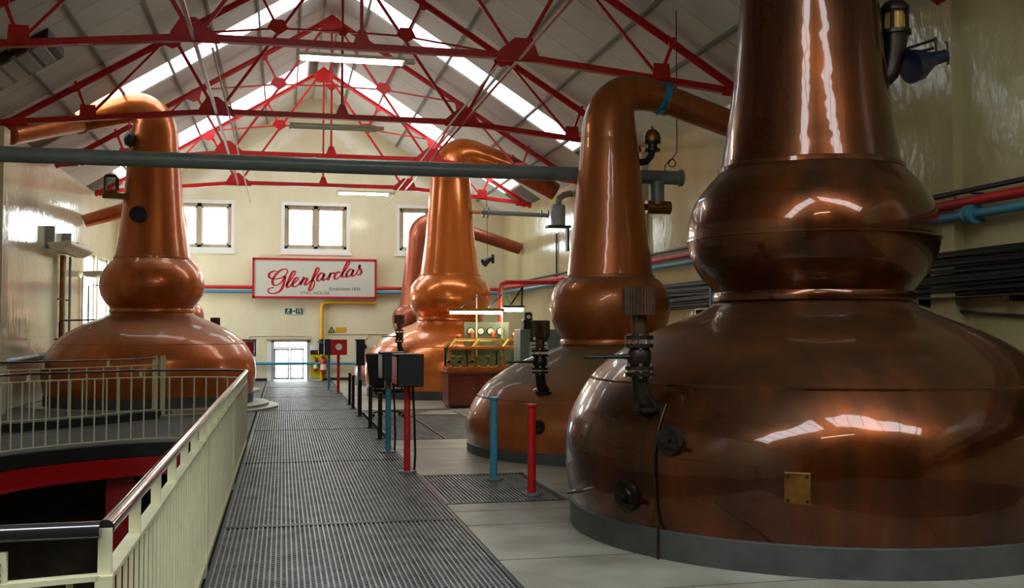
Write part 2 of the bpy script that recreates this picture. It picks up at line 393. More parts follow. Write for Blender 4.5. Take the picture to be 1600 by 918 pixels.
wb.prism([(XL-.4, 5.83), (XR+.4, 5.83), (RX, RZ+.35)], YB, YB+.35, 'xz')
struct('wall_back', wb, 'wall')
struct('wall_front', MB().prism([(XL-.3, -3.2), (XR+.3, -3.2), (XR+.3, EZ+.1), (RX, RZ+.1), (XL-.3, EZ+.1)], YF-.3, YF, 'xz'), 'wall_dark')  # unseen end wall, coloured dark to deepen reflections in the stills
struct('wall_right', MB().box(XR, XR+.3, YF, YB, -.3, EZ+.02), 'wall_r', origin=(XR, 0, 0))
wl = MB()
LW = [(28.85, 30.75, 1.75, 3.75), (31.0, 32.9, 1.75, 3.75)]
for a, b, c, d in wall_holes(YF, YB, -3.2, EZ+.02, LW): wl.box(XL-.3, XL, a, b, c, d)
wall_left = struct('wall_left', wl, 'wall', origin=(XL, 0, 0))
k = 1
for y in TRUSS_Y:
    if y < 22: struct('trim_%d' % (k+1), MB().box(XL-.02, XL+.20, y-.22, y+.22, -3 if y < 15 else 0, EZ-.12), 'wall'); k += 1
    if y < 22: struct('trim_%d' % (k+1), MB().box(XR-.12, XR+.02, y-.22, y+.22, 0, EZ-.12), 'wall_r'); k += 1

# ---- roof: boarded sheets with sunk joints, purlins, skylight strips between
ceil = MB()
spans = []; y = YF-.3
for a, b in SKY: spans.append((y, a)); y = b
spans.append((y, YB+.35))
def slope_box(mb, s, u0, u1, y0, y1, t0, t1):
    """box lying on a roof slope; u = distance from the ridge across, t = offset above the lining"""
    q = []
    for t in (t0, t1):
        for u, yy in ((u0,y0),(u1,y0),(u1,y1),(u0,y1)): q.append((RX+s*u, yy, RZ-RK*u+t))
    return mb.add(q, [(0,3,2,1),(4,5,6,7),(0,1,5,4),(1,2,6,5),(2,3,7,6),(3,0,4,7)])
HW = XR-RX+.35
for s in (-1, 1):
    for a, b in spans: slope_box(ceil, s, 0, HW, a, b, .05, .12)
    for a, b in SKY: slope_box(ceil, s, 0, .42, a, b, .05, .12); slope_box(ceil, s, HW-.95, HW, a, b, .05, .12)
ceiling = struct('ceiling', ceil, 'roof_deck', origin=(RX, 0, RZ))
for s in (-1, 1):
    for a, b in spans:
        n = max(1, round((b-a)/1.02)); d = (b-a)/n
        for i in range(n):
            slope_box(MB(), s, .02, HW-.1, a+i*d+.009, a+(i+1)*d-.009, 0, .05).build('panel', 'roof', ceiling)
    for u in (.75, 1.65, 2.55, 3.45, 4.4, 5.3):
        slope_box(MB(), s, u-.02, u+.02, YF, YB, -.05, 0).build('purlin', 'purlin', ceiling)
MB().box(RX-.16, RX+.16, YF, YB, RZ-.20, RZ-.08).build('ridge_board', 'roof', ceiling)
wn = 10
for i, (a, b) in enumerate(SKY):
    for s in (-1, 1):
        f = MB()
        for u in (.44, HW-.97): slope_box(f, s, u-.025, u+.025, a, b, .03, .1)
        for yy in (a+.02, b-.02): slope_box(f, s, .42, HW-.95, yy-.02, yy+.02, .02, .1)
        o = struct('window_%d' % wn, f, 'white'); wn += 1
        o['label'] = ('skylight strip in the roof slope above the ' + ('stairs side' if s < 0 else 'large near still side'))
        slope_box(MB(), s, .42, HW-.95, a, b, .07, .075).build('pane', 'skyglass' if a < 10 else 'skyglass_dimmed', o)

# ---- back windows
for i, (x0, x1, z0, z1) in enumerate(WINS):
    f = MB(); y0, y1 = YB+.16, YB+.23
    for a, b in ((x0+.1, x0+.2), (x1-.2, x1-.1), ((x0+x1)/2-.07, (x0+x1)/2+.07)): f.box(a, b, y0, y1, z0+.13, z1-.1)
    f.box(x0+.1, x1-.1, y0, y1, z0+.13, z0+.22); f.box(x0+.1, x1-.1, y0, y1, z1-.2, z1-.1)
    o = struct('window_%d' % (i+1), f, 'winwood')
    r = MB()
    for a, b, c, d in ((x0, x0+.1, z0+.13, z1-.1), (x1-.1, x1, z0+.13, z1-.1), (x0, x1, z1-.1, z1), (x0, x1, z0, z0+.13)): r.box(a, b, YB-.006, YB+.34, c, d)
    r.build('reveal', 'white', o)
    MB().box(x0-.06, x1+.06, YB-.05, YB+.1, z0-.07, z0).build('sill', 'white', o)
    xm = (x0+x1)/2
    for a, b in ((x0+.2, xm-.07), (xm+.07, x1-.2)):
        c = MB(); t = .05
        for p, q, r_, s_ in ((a, a+t, z0+.22, z1-.2), (b-t, b, z0+.22, z1-.2), (a, b, z0+.22, z0+.22+t), (a, b, z1-.2-t, z1-.2)): c.box(p, q, y0-.02, y0+.03, r_, s_)
        zc = (z0+z1)/2+.03; c.box(a, b, y0, y0+.02, zc-.01, zc+.01)
        c.build('casement', 'winwood' if i else 'white', o)
        MB().box(a+t, b-t, y0+.005, y0+.012, z0+.27, z1-.25).build('pane', 'glass', o)
for i, (y0, y1, z0, z1) in enumerate(LW):
    f = MB()
    for a, b in ((y0, y0+.09), (y1-.09, y1), ((y0+y1)/2-.04, (y0+y1)/2+.04)): f.box(XL-.16, XL-.08, a, b, z0, z1)
    f.box(XL-.16, XL-.08, y0, y1, z0, z0+.09); f.box(XL-.16, XL-.08, y0, y1, z1-.09, z1)
    o = struct('window_%d' % (i+4), f, 'white')
    MB().box(XL-.125, XL-.118, y0+.05, y1-.05, z0+.05, z1-.05).build('pane', 'glass', o)
    MB().box(XL-.3, XL+.06, y0-.05, y1+.05, z0-.07, z0).build('sill', 'white', o)
# ---- back door: low glazed double door in a white frame, backlit shade painted in as grey
x0, x1, z0, z1 = DOOR
f = MB()
for a, b in ((x0, x0+.09), (x1-.09, x1)): f.box(a, b, YB-.02, YB+.3, z0, z1)
f.box(x0, x1, YB-.02, YB+.3, z1-.05, z1); f.box(x0, x1, YB+.1, YB+.2, 1.06, 1.10)
door = struct('door_1', f, 'door_shaded')
MB().box(x0-.16, x1+.02, YB-.07, YB, z1+.02, z1+.07).build('hood', 'winwood', door)
MB().box(x0-.12, x0, YB-.025, YB, 0, z1).build('architrave', 'white', door)
MB().box(x1, x1+.42, YB-.02, YB+.0, 0, z1-.18).build('side_panel', 'white', door)
MB().box(x0+.09, x1-.09, YB+.14, YB+.15, 1.10, z1-.05).build('pane', 'glass', door)
for a, b in ((x0+.09, .21), (.23, x1-.18)):
    c = MB(); t = .045
    for p, q, r_, s_ in ((a, a+t, .03, 1.05), (b-t, b, .03, 1.05), (a, b, .03, .1), (a, b, .98, 1.05), (a, b, .5, .58), (a, b, .36, .39)): c.box(p, q, YB+.12, YB+.17, r_, s_)
    lf = c.build('leaf', 'door_shaded', door)
    MB().box(a+t, b-t, YB+.142, YB+.148, .1, .98).build('pane', 'glass', lf)
    MB().box(a+.06, b-.06, YB+.10, YB+.12, .50, .56).build('push_bar', 'black', lf)
struct('ground_outside', MB().box(-30, 30, YB+.36, YB+40, -.5, -.3), 'skin_dark')
struct('baseboard_back', MB().box(-1.2, x0-.13, YB-.03, YB, 0, .09).box(x1+.42, 2.2, YB-.03, YB, 0, .09), 'black')
struct('trim_20', MB().box(1.28, 1.33, YB-.02, YB, 0, 1.02), 'white')

# ================================================================== ROOF TRUSSES
def make_truss(Y):
    """one compound Fink truss; node coordinates relative to the hall centre line"""
    A = (0, 9.2); E = (6.17, 5.40); G = (2.36, 5.78); O = (4.66, 5.62); K = (0, 5.80); Km = (0, 7.52); Mn = (1.24, 7.50)
    R1 = (1.6, 8.2); R2 = (3.2, 7.26); R3 = (4.9, 6.26)
    t = thing('roof_truss', (RX, Y, 5.4), 'x', 'roof truss')
    X = lambda s, n: (RX+s*n[0], Y, n[1])
    def member(name, a, b, w_=.05, h=.05, dy=0, m='red'):
        a = Vector(a); b = Vector(b); a.y += dy; b.y += dy
        MB().bar(a, b, w_, h).build(name, m, t)
    def plate(pts, th=.016):
        MB().prism([(p[0]+RX, p[1]) for p in pts], Y-.075-th, Y-.075, 'xz').build('gusset', 'red', t)
    for s in (-1, 1):
        # rafter and tie are back-to-back angles: a flat leg on top of an upright one
        rf = MB().bar(X(s, A), X(s, E), .12, .03).bar(Vector(X(s, A))-Vector((0,0,.05)), Vector(X(s, E))-Vector((0,0,.05)), .03, .1)
        rf.build('rafter', 'red', t)
        MB().bar(X(s, G), X(s, E), .11, .03).bar(Vector(X(s, G))+Vector((0,0,.05)), Vector(X(s, E))+Vector((0,0,.05)), .03, .09).build('tie_beam', 'red', t)
        member('strut', X(s, A), X(s, G), .05, .055, .02)
        member('strut', X(s, G), X(s, R2), .06, .06, -.02)
        member('strut', X(s, R2), X(s, O), .045, .045, .02)
        member('strut', X(s, O), X(s, R3), .05, .05, -.02)
        member('strut', X(s, Mn), X(s, R1), .045, .045, -.02)
        member('strut', X(s, Km), X(s, Mn), .035, .035, .03)
        member('strut', X(s, Mn), X(s, R2), .035, .035, .03)
        gx, gz = s*G[0], G[1]
        plate([(gx-.34, gz-.06), (gx+.36, gz-.06), (gx+.30, gz+.08), (gx+.12+s*.10, gz+.30), (gx-.12+s*.06, gz+.30), (gx-.32, gz+.08)])
        ox, oz = s*O[0], O[1]
        plate([(ox-.15, oz-.06), (ox+.15, oz-.06), (ox+.13, oz+.2), (ox-.13, oz+.2)])
        mx_, mz = s*Mn[0], Mn[1]
        plate([(mx_-.2, mz-.02), (mx_+.02, mz-.16), (mx_+.2, mz-.03), (mx_+.11, mz+.14), (mx_-.11, mz+.14)])
        for q, d in ((R1, .09), (R2, .17), (R3, .11)):
            x_, z_ = s*q[0], q[1]
            z_ -= .07; xi = x_-s*d*.55; zi = z_-d*1.15; plate([(x_-d*1.3, z_+s*d*.81), (x_+d*1.3, z_-s*d*.81), (xi+d*.42, zi-s*d*.2), (xi-d*.42, zi+s*d*.2)])
        ex, ez = s*E[0], E[1]
        plate([(ex, ez-.07), (ex-s*.5, ez-.03), (ex-s*.42, ez+.14), (ex-s*.1, ez+.1)])
    MB().bar(X(-1, G), X(1, G), .11, .03).bar(Vector(X(-1, G))+Vector((0,0,.05)), Vector(X(1, G))+Vector((0,0,.05)), .03, .09).build('tie_beam', 'red', t)
    member('king_post', X(1, A), X(1, K), .05, .05)
    plate([(-.3, 8.92), (-.3, 9.02), (0, 9.24), (.3, 9.02), (.3, 8.92), (.18, 8.78), (-.18, 8.78)])
    plate([(-.16, 5.76), (.16, 5.76), (.05, 6.05), (-.05, 6.05)])
    plate([(-.16, 7.55), (.16, 7.55), (.05, 7.4), (-.05, 7.4)])
    return t
tl = ['red roof truss nearest the camera, mostly cut off by the large copper neck', 'bright red roof truss with the lit strip lamp under its tie beam',
      'dark red roof truss with an unlit strip lamp, crossing in front of the left gooseneck', 'red roof truss behind the grey pipe, apex in front of the second skylights',
      'red roof truss nearest the gable wall, below the three windows']
T0 = make_truss(TRUSS_Y[1]); T0['label'] = tl[1]; T0['group'] = 'red steel roof trusses'
for i in (0, 2, 3, 4): copy_tree(T0, (RX, TRUSS_Y[i], 5.4), label=tl[i])
for x, n in ((RX-2.36, 'stairs side'), (RX+2.36, 'large stills side')):
    tag(MB().bar((x, 5, 5.74), (x, 29.9, 5.74), .05, .012).bar((x+.02, 5, 5.76), (x+.02, 29.9, 5.76), .012, .05).build('long_tie', 'darkred'),
        'dark red angle bar tying the trusses lengthwise, ' + n, 'tie bar', 'lengthwise tie bars')
# two long conduits run the length of the hall just under the ties
for x, n in ((-1.02, 'stairs side'), (3.18, 'large stills side')):
    tag(MB().tube([(x, 15.2, 5.70), (x, 22, 5.69), (x, 32.9, 5.62)], .017, 8).build('ceiling_conduit', 'purlin_pale', smooth=True),
        'thin pale conduit running lengthwise under the trusses, ' + n, 'conduit', 'lengthwise conduits')

# ---- strip lamps
def strip_lamp(x0, x1, y, z, lit, label, tail=True):
    o = thing('strip_lamp', ((x0+x1)/2, y, z), label, 'lamp')
    MB().box(x0, x1, y-.05, y+.05, z, z+.05).build('housing', 'offwhite', o, bevel=.006)
    MB().tube([(x0+.03, y, z-.035), (x1-.03, y, z-.035)], .028, 12).build('tube', 'tube_on' if lit else 'tube_off', o, True)
    for x in (x0+.01, x1-.01): MB().box(x-.02, x+.02, y-.025, y+.025, z-.065, z).build('end_cap', 'offwhite', o)
    if tail: MB().box(x1, x1+.16, y-.04, y+.04, z-.03, z+.04).build('junction_box', 'offwhite', o)
    return o
strip_lamp(.19, 1.72, 15.03, 5.62, True, 'lit fluorescent strip lamp under the nearest full red truss')
strip_lamp(.10, 1.75, 20.12, 5.60, False, 'unlit grey strip lamp under the dark red truss')
strip_lamp(1.5, 3.0, 29.82, 5.62, True, 'lit strip lamp under the truss closest to the gable windows')
strip_lamp(1.0, 2.9, .9, 5.3, True, 'lit strip lamp behind the viewer, seen only as a reflection in the nearest copper belly')

# ================================================================== STILLS
WASH = dict(
  skirt=[(0, 2.05), (0, 2.09), (.20, 2.09), (.225, 2.06)],
  belly=[(.20, 2.075), (.41, 2.12), (.68, 2.14), (.9, 2.10), (1.07, 2.02), (1.25, 1.90), (1.40, 1.75), (1.52, 1.57), (1.62, 1.39), (1.71, 1.18), (1.79, .98), (1.855, .86), (1.91, .815)],
  ball=[(1.96, .825), (2.03, .87), (2.12, .945), (2.25, 1.015), (2.42, 1.055), (2.58, 1.045), (2.74, .995), (2.87, .91), (2.96, .83), (3.02, .775)],
  waist=(1.91, .815), collar=(3.03, .77), bellyseam=(1.24, 1.908), ballseam=(2.42, 1.058),
  neck=[(3.03, .765), (3.4, .705), (3.92, .635), (4.6, .575), (5.2, .525), (5.55, .495)],
  path=[(0, 5.5, .50), (0, 5.75, .47), (.06, 6.0, .42), (.23, 6.17, .37), (.5, 6.21, .33), (.8, 6.14, .30), (1.5, 5.93, .27)])
SPIRIT = dict(
  skirt=[(0, 1.97), (0, 1.99), (.12, 1.99), (.14, 1.96)],
  belly=[(.12, 1.965), (.36, 2.0), (.6, 1.94), (.89, 1.745), (1.02, 1.58), (1.16, 1.36), (1.28, 1.08), (1.36, .86), (1.42, .70), (1.46, .66)],
  ball=[(1.51, .665), (1.58, .71), (1.69, .775), (1.82, .82), (1.96, .835), (2.10, .822), (2.23, .775), (2.32, .705), (2.37, .62)],
  waist=(1.46, .66), collar=(2.38, .61), bellyseam=(.75, 1.85), ballseam=(1.96, .838),
  neck=[(2.38, .60), (2.7, .565), (3.04, .525), (3.58, .465), (4.12, .415), (4.3, .395)],
  path=[(0, 4.25, .40), (0, 4.5, .375), (.05, 4.75, .335), (.2, 4.93, .285), (.45, 4.99, .245), (.84, 4.93, .205)])
def still(P, X, Y, z, s, cu, label, arm_end, arm_m=None, valve_az=224, mid=None):
    t = thing('pot_still', (X, Y, z), label, 'still')
    o3 = lambda d: [(a+z, b) for a, b in d]
    c = (X, Y, 0)
    MB().lathe([(a+z, b) for a, b in P['skirt']], c, 96).build('base_skirt', 'lead', t, True)
    be = spline(P['belly'], 6)
    MB().lathe(o3(be), c, 128).build('belly', cu, t, True)
    MB().lathe(o3(spline(P['ball'], 6)), c, 96).build('boil_ball', cu, t, True)
    zz, r = P['waist']; MB().lathe(o3([(zz-.02, r+.0), (zz-.015, r+.03), (zz+.02, r+.035), (zz+.06, r+.02), (zz+.07, r)]), c, 72).build('waist_flange', cu, t, True)
    zz, r = P['collar']; MB().lathe(o3([(zz-.03, r), (zz-.02, r+.02), (zz+.015, r+.018), (zz+.025, r)]), c, 72).build('collar', cu, t, True)
    for key in ('bellyseam', 'ballseam'):
        zz, r = P[key]; MB().lathe(o3([(zz-.012, r-.01), (zz-.008, r+.006), (zz+.008, r+.006), (zz+.012, r-.01)]), c, 96, False).build('seam', cu, t, True)
    MB().lathe(o3(spline(P['neck'], 4)), c, 72).build('neck', cu, t, True)
    pts = spline(P['path'], 6)
    MB().tube([(X+s*a, Y, z+b) for a, b, r in pts], [r for a, b, r in pts], 48).build('gooseneck', cu, t, True)
    a, b, r = P['path'][-1]; L = Vector((X+s*a, Y, z+b)); R_ = Vector(arm_end[:3])
    d = (R_-L).normalized()
    MB().tube([L-d*.03, L+(R_-L)*.5, R_], [r, (r+arm_end[3])/2, arm_end[3]], 40).build('lyne_arm', arm_m or cu, t, True)
    MB().tube([L-d*.03, L+d*.05], r+.025, 40).build('arm_flange', cu, t, True)
    return t
def valve(t, P, X, Y, z, az, zs, lever=-1):
    """vacuum relief valve on the shoulder of a still: elbow, flanged body, lever and ribbed cap"""
    q = math.radians(az); r = [b for a, b in sorted(((abs(a-zs), b) for a, b in spline(P['belly'], 8)))][0]
    bx, by = X+r*math.cos(q), Y+r*math.sin(q); nx, ny = math.cos(q), math.sin(q)
    ax, ay = bx+.10*nx, by+.10*ny; z0 = z+zs
    el = MB().tube([(bx-.1*nx, by-.1*ny, z0-.05), (bx, by, z0+.0), (ax-.02*nx, ay-.02*ny, z0+.1), (ax, ay, z0+.22), (ax, ay, z0+.26)], [.075, .07, .062, .058, .058], 20)
    v = el.build('relief_valve', 'iron', t, True)
    b = MB()
    for h in (.23, .275, .44, .50): b.lathe([(0, .105), (.028, .105)], (ax, ay, z0+h), 20)
    b.lathe([(.30, .07), (.34, .088), (.41, .088), (.44, .07)], (ax, ay, z0), 20)
    b.build('valve_body', 'iron', v, True)
    for k in range(6):
        a_ = 2*PI*k/6+.3
        for h in (.215, .425): MB().cyl((ax+.088*math.cos(a_), ay+.088*math.sin(a_), z0+h), .012, .115 if h > .3 else .11, 8).build('bolt', 'steel', v, True)
    MB().tube([(ax, ay, z0+.375), (ax+lever*.14, ay-.02, z0+.375), (ax+lever*.43, ay-.03, z0+.372)], [.024, .017, .010], 10).build('lever', 'black', v, True)
    MB().tube([(ax, ay, z0+.5), (ax, ay, z0+.70)], .055, 20).build('riser_pipe', 'bronze_cap', v, True)
    cp = MB(); N = 32; ring = []
    pr = []
    for k in range(2*N):
        rr = .122 if k % 2 else .114; a_ = PI*k/N; pr.append((ax+rr*math.cos(a_), ay+rr*math.sin(a_)))
    cp.prism(pr, z0+.68, z0+.88, 'xy'); cp.lathe([(.88, .119), (.888, .10)], (ax, ay, z0), 24)
    cp.build('cap', 'bronze_cap', v)
    MB().cyl((bx-.02*nx, by-.02*ny, z0-.03), .12, .03, 20).build('base_flange', 'iron', v)
def on_belly(P, X, Y, z, az, zs):
    pr = spline(P['belly'], 8); i = min(range(len(pr)), key=lambda k: abs(pr[k][0]-zs))
    a, b = pr[max(i-1, 0)], pr[min(i+1, len(pr)-1)]; q = math.radians(az)
    r = pr[i][1]; tz = Vector(((b[1]-a[1])*math.cos(q), (b[1]-a[1])*math.sin(q), b[0]-a[0])).normalized()
    th = Vector((-math.sin(q), math.cos(q), 0)); n = th.cross(tz).normalized()
    return Vector((X+r*math.cos(q), Y+r*math.sin(q), z+zs)), Matrix((th, n, tz)).transposed(), n
def manhole(t, P, X, Y, z, az, zs, k=1.):
    p, R, n = on_belly(P, X, Y, z, az, zs)
    MB().tube([p-n*.02, p+n*.03, p+n*.031, p+n*.05], [.11*k, .11*k, .07*k, .065*k], 20).build('fitting', 'iron', t, True)
    f = t.children[-1] if False else None
    MB().tube([p+n*.03, p+n*.09], .035*k, 12).tube([p+n*.07+R@Vector((.0, 0, -.04*k)), p+n*.07+R@Vector((.12*k, .02, -.06*k))], .022*k, 10).build('fitting_tap', 'iron', t, True)
S1 = (4.47, 8.1); S2 = (4.45, 13.65); S3 = (4.15, 25.8); S4 = (4.1, 31.4); L1 = (-2.7, 22.8); L2 = (-2.9, 28.6)
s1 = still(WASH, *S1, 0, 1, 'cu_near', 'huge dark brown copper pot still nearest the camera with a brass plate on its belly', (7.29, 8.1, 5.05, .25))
valve(s1, WASH, *S1, 0, 206, 1.08)
for az, zs, k in ((214, .86, 1.), (202.5, .42, 1.1)): manhole(s1, WASH, *S1, 0, az, zs, k)
p, R, n = on_belly(WASH, *S1, 0, 238.5, .60)
pl = MB().cbox(p+n*.012, (.17, .024, .21), R).build('plate', 'brass_old', s1, bevel=.004); pl['label'] = 'brass plate with four bolts'
for i in (-1, 1):
    for j in (-1, 1): c = p + R@Vector((i*.062, 0, j*.082)); MB().tube([c+n*.02, c+n*.036], .012, 8).build('bolt', 'iron', pl, True)
q = math.radians(210.5)
MB().tube([(S1[0]+(r+.012)*math.cos(q), S1[1]+(r+.012)*math.sin(q), a) for a, r in [(.0, 2.1), (.2, 2.1)] + [x for x in spline(WASH['belly'], 5) if .24 < x[0] < 1.12]], .010, 8).build('sheet_lap', 'iron', s1, True)
MB().tube([(2.44, 8.0, .36), (2.30, 7.96, .355), (2.22, 7.93, .35)], [.018, .016, .01], 10).tube([(2.30, 7.96, .355), (2.295, 7.955, .40)], .008, 8).build('drain_cock', 'steel', s1, True)
# sight glass on the near neck
def sight_glass(t, x, y, z, s=1, k=1.):
    """lantern sight glass bolted on the flank of a neck"""
    g = MB().tube([(x-.12*s*k, y, z-.42*k), (x-.02*s*k, y, z-.30*k), (x+.02*s*k, y, z-.12*k), (x+.03*s*k, y, z)], [.05*k, .07*k, .085*k, .10*k], 14).build('sight_glass', 'iron', t, True)
    cx = x+.03*s*k
    MB().lathe([(0, .12*k), (.03*k, .12*k), (.035*k, .085*k)], (cx, y, z), 16).build('glass_seat', 'iron', g, True)
    MB().cyl((cx, y, z+.03*k), .07*k, .16*k, 14).build('lantern_glass', 'amber', g, True)
    for i in range(4):
        fr = MB(); a_ = PI/4+PI/2*i; fr.bar((cx+.09*k*math.cos(a_), y+.09*k*math.sin(a_), z+.02*k), (cx+.09*k*math.cos(a_), y+.09*k*math.sin(a_), z+.2*k), .022*k, .022*k)
        fr.build('lantern_bar', 'iron', g)
    MB().lathe([(.18*k, .11*k), (.21*k, .11*k), (.25*k, .08*k), (.28*k, .02*k)], (cx, y, z), 16).build('lantern_cap', 'iron', g, True)
    return g
sight_glass(s1, S1[0]+.735, S1[1]-.12, 4.24, 1, 1.15)
lampn = thing('spotlight', (5.62, 7.95, 4.05), 'navy blue cone spotlight on a bracket beside the near copper neck', 'spotlight')
MB().tube([(5.22, 7.98, 4.08), (5.62, 7.95, 4.22)], .013, 8).tube([(5.22, 7.98, 4.03), (5.60, 7.95, 4.14)], .013, 8).tube([(5.62, 7.95, 4.24), (5.63, 7.95, 4.08)], .012, 8).build('bracket', 'iron', lampn, True)
MB().tube([(5.72, 7.95, 4.08), (5.62, 7.95, 4.05), (5.56, 7.95, 4.03), (5.44, 7.94, 3.98), (5.35, 7.93, 3.955)], [.055, .06, .075, .135, .15], 20).build('shade', 'navy', lampn, True)
MB().tube([(5.72, 7.95, 4.20), (5.74, 7.95, 4.20), (5.745, 7.95, 4.0)], .010, 8).build('cord', 'black', lampn, True)
# second still
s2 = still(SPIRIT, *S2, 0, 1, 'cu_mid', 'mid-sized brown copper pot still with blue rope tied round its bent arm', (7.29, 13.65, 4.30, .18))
valve(s2, SPIRIT, *S2, 0, 224, .88); manhole(s2, SPIRIT, *S2, 0, 226, .46, .8)
a0 = Vector((S2[0]+.80, S2[1], 4.945)); ad = Vector((1, 0, -.22)).normalized()
rp = MB()
for i in range(6):
    cc = a0 + ad*(.018*i-.03); tilt = .05*(i % 2)
    u = ad.orthogonal().normalized(); v_ = ad.cross(u)
    ringp = [cc + (u*math.cos(2*PI*k/24)+v_*math.sin(2*PI*k/24))*.222 + ad*(tilt*math.sin(2*PI*k/24+.6*i)) for k in range(25)]
    rp.tube(ringp, .016, 7)
rp.tube([a0+Vector((-.02, -.1, -.2)), a0+Vector((-.10, -.12, -.25)), a0+Vector((-.15, -.12, -.28))], [.016, .014, .008], 7)
tag(rp.build('rope', 'rope', smooth=True), 'turquoise rope wound round the bend of the copper arm', 'rope')
# relief valve at its neck
v2 = MB().tube([(4.86, 13.6, 4.0), (4.98, 13.6, 4.02), (5.05, 13.6, 4.1), (5.07, 13.6, 4.2)], [.05, .05, .05, .05], 14).build('neck_valve', 'iron', s2, True)
MB().lathe([(4.17, .11), (4.20, .11), (4.21, .07), (4.27, .07), (4.28, .12), (4.31, .12)], (5.07, 13.6, 0), 18).build('valve_seat', 'iron', v2, True)
MB().lathe([(4.31, .115), (4.36, .12), (4.42, .105), (4.47, .06), (4.48, .02), (4.52, .02)], (5.07, 13.6, 0), 18).build('valve_dome', 'brass_old', v2, True)
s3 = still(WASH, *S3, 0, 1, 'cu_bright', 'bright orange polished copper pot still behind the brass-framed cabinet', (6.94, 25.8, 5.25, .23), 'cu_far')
valve(s3, WASH, *S3, 0, 226, 1.12)
MB().tube([(4.72, 25.7, 4.66), (4.95, 25.7, 4.66)], .04, 12).build('side_spout', 'copper_pol', s3, True)
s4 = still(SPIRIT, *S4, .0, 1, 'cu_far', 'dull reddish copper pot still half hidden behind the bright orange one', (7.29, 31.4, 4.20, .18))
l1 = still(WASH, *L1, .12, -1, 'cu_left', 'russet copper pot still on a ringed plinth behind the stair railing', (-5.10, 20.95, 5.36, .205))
swn = MB().lathe([(-.70, .17), (-.63, .17), (-.5, .15)], (L1[0]-.22, L1[1], 4.02), 20, True, 'y').build('sight_window', 'iron', l1, True)
MB().lathe([(-.705, .10), (-.70, .10)], (L1[0]-.22, L1[1], 4.02), 18, True, 'y').build('sight_pane', 'navy', swn, True)
lx, ly = L1[0]-.80, L1[1]-.3
lg_ = MB().box(lx-.16, lx+.4, ly-.12, ly+.12, 4.36, 4.48).box(lx-.13, lx+.13, ly-.13, ly+.13, 4.48, 4.54).build('lantern_base', 'brass_old', l1, bevel=.01)
MB().box(lx-.10, lx+.10, ly-.10, ly+.10, 4.54, 4.80).build('lantern_glass', 'safe_glass', lg_)
for i, j in ((-1,-1),(1,-1),(1,1),(-1,1)): MB().box(lx+i*.115-.015, lx+i*.115+.015, ly+j*.115-.015, ly+j*.115+.015, 4.54, 4.80).build('lantern_bar', 'iron', lg_)
MB().prism([(lx-.14, 4.80), (lx+.14, 4.80), (lx+.09, 4.86), (lx-.09, 4.86)], ly-.14, ly+.14, 'xz').build('lantern_cap', 'iron', lg_)
l2 = still(SPIRIT, *L2, 0, -1, 'cu_left', 'small russet copper pot still mostly hidden behind the one on the ringed plinth', (-5.10, 28.6, 4.50, .17))
valve(l2, SPIRIT, *L2, 0, 318, 1.08)
pw = thing('hanging_lamp', (-3.14, 22.4, 5.45), 'small black lamp hanging under the bent arm of the russet still', 'lamp')
MB().lathe([(0, .02), (.03, .09), (.14, .12), (.24, .10), (.30, .05), (.33, .02)], (-3.14, 22.4, 5.45), 16).build('shade', 'black', pw, True)
MB().tube([(-3.14, 22.4, 5.75), (-3.16, 22.45, 5.98)], .015, 8).build('stem', 'darkred', pw, True)
pw2 = thing('spotlight', (5.96, 30, 3.72), 'small black spotlight hanging on a wire below the far copper arm', 'spotlight')
MB().tube([(5.96, 30, 3.86), (5.93, 30.0, 5.7)], .008, 6).build('wire', 'iron', pw2)
MB().tube([(6.1, 30, 3.80), (5.98, 30, 3.74), (5.9, 30, 3.68), (5.84, 29.98, 3.64)], [.05, .09, .11, .13], 14).build('shade', 'black', pw2, True)
MB().tube([(6.12, 30, 3.90), (6.12, 30, 3.64)], .05, 10).build('yoke', 'black', pw2, True)

# ================================================================== PIPES
gp = thing('cross_pipe', (1, 14.35, 3.93), 'thick grey pipe crossing the whole hall in front of the russet still', 'pipe')
MB().tube([(XL, 14.35, 3.93), (5.78, 14.35, 3.92)], .105, 24).build('pipe', 'grey_pipe', gp, True)
MB().tube([(5.74, 14.35, 3.92), (5.82, 14.35, 3.92)], .125, 24).build('end_flange', 'grey_pipe', gp, True)
j = MB()
for x in (-2.6, .4, 3.0): j.tube([(x-.02, 14.35, 3.926), (x+.02, 14.35, 3.926)], .112, 24)
j.build('joint', 'grey_pipe', gp, True)
MB().tube([(5.42, 14.35, 3.85), (5.42, 14.35, 3.52)], .11, 18).build('branch', 'grey_pipe', gp, True)
MB().tube([(5.25, 14.35, 3.47), (5.62, 14.35, 3.47)], .10, 16).tube([(5.42, 14.35, 3.55), (5.42, 14.35, 3.50)], .13, 16).tube([(4.9, 14.2, 3.47), (5.28, 14.35, 3.47)], .05, 12).build('valve', 'brass_old', gp, True)
MB().tube([(5.55, 14.35, 4.02), (5.55, 14.35, 4.10), (5.60, 14.35, 4.15)] + [(5.66+.06*math.cos(a), 14.35, 4.14+.06*math.sin(a)) for a in [2.4-.6*i for i in range(10)]] + [(5.74, 14.35, 4.3), (5.74, 14.35, 5.35), (5.74, 14.35, 6.45)], .008, 6).build('hanger_wire', 'iron', gp)
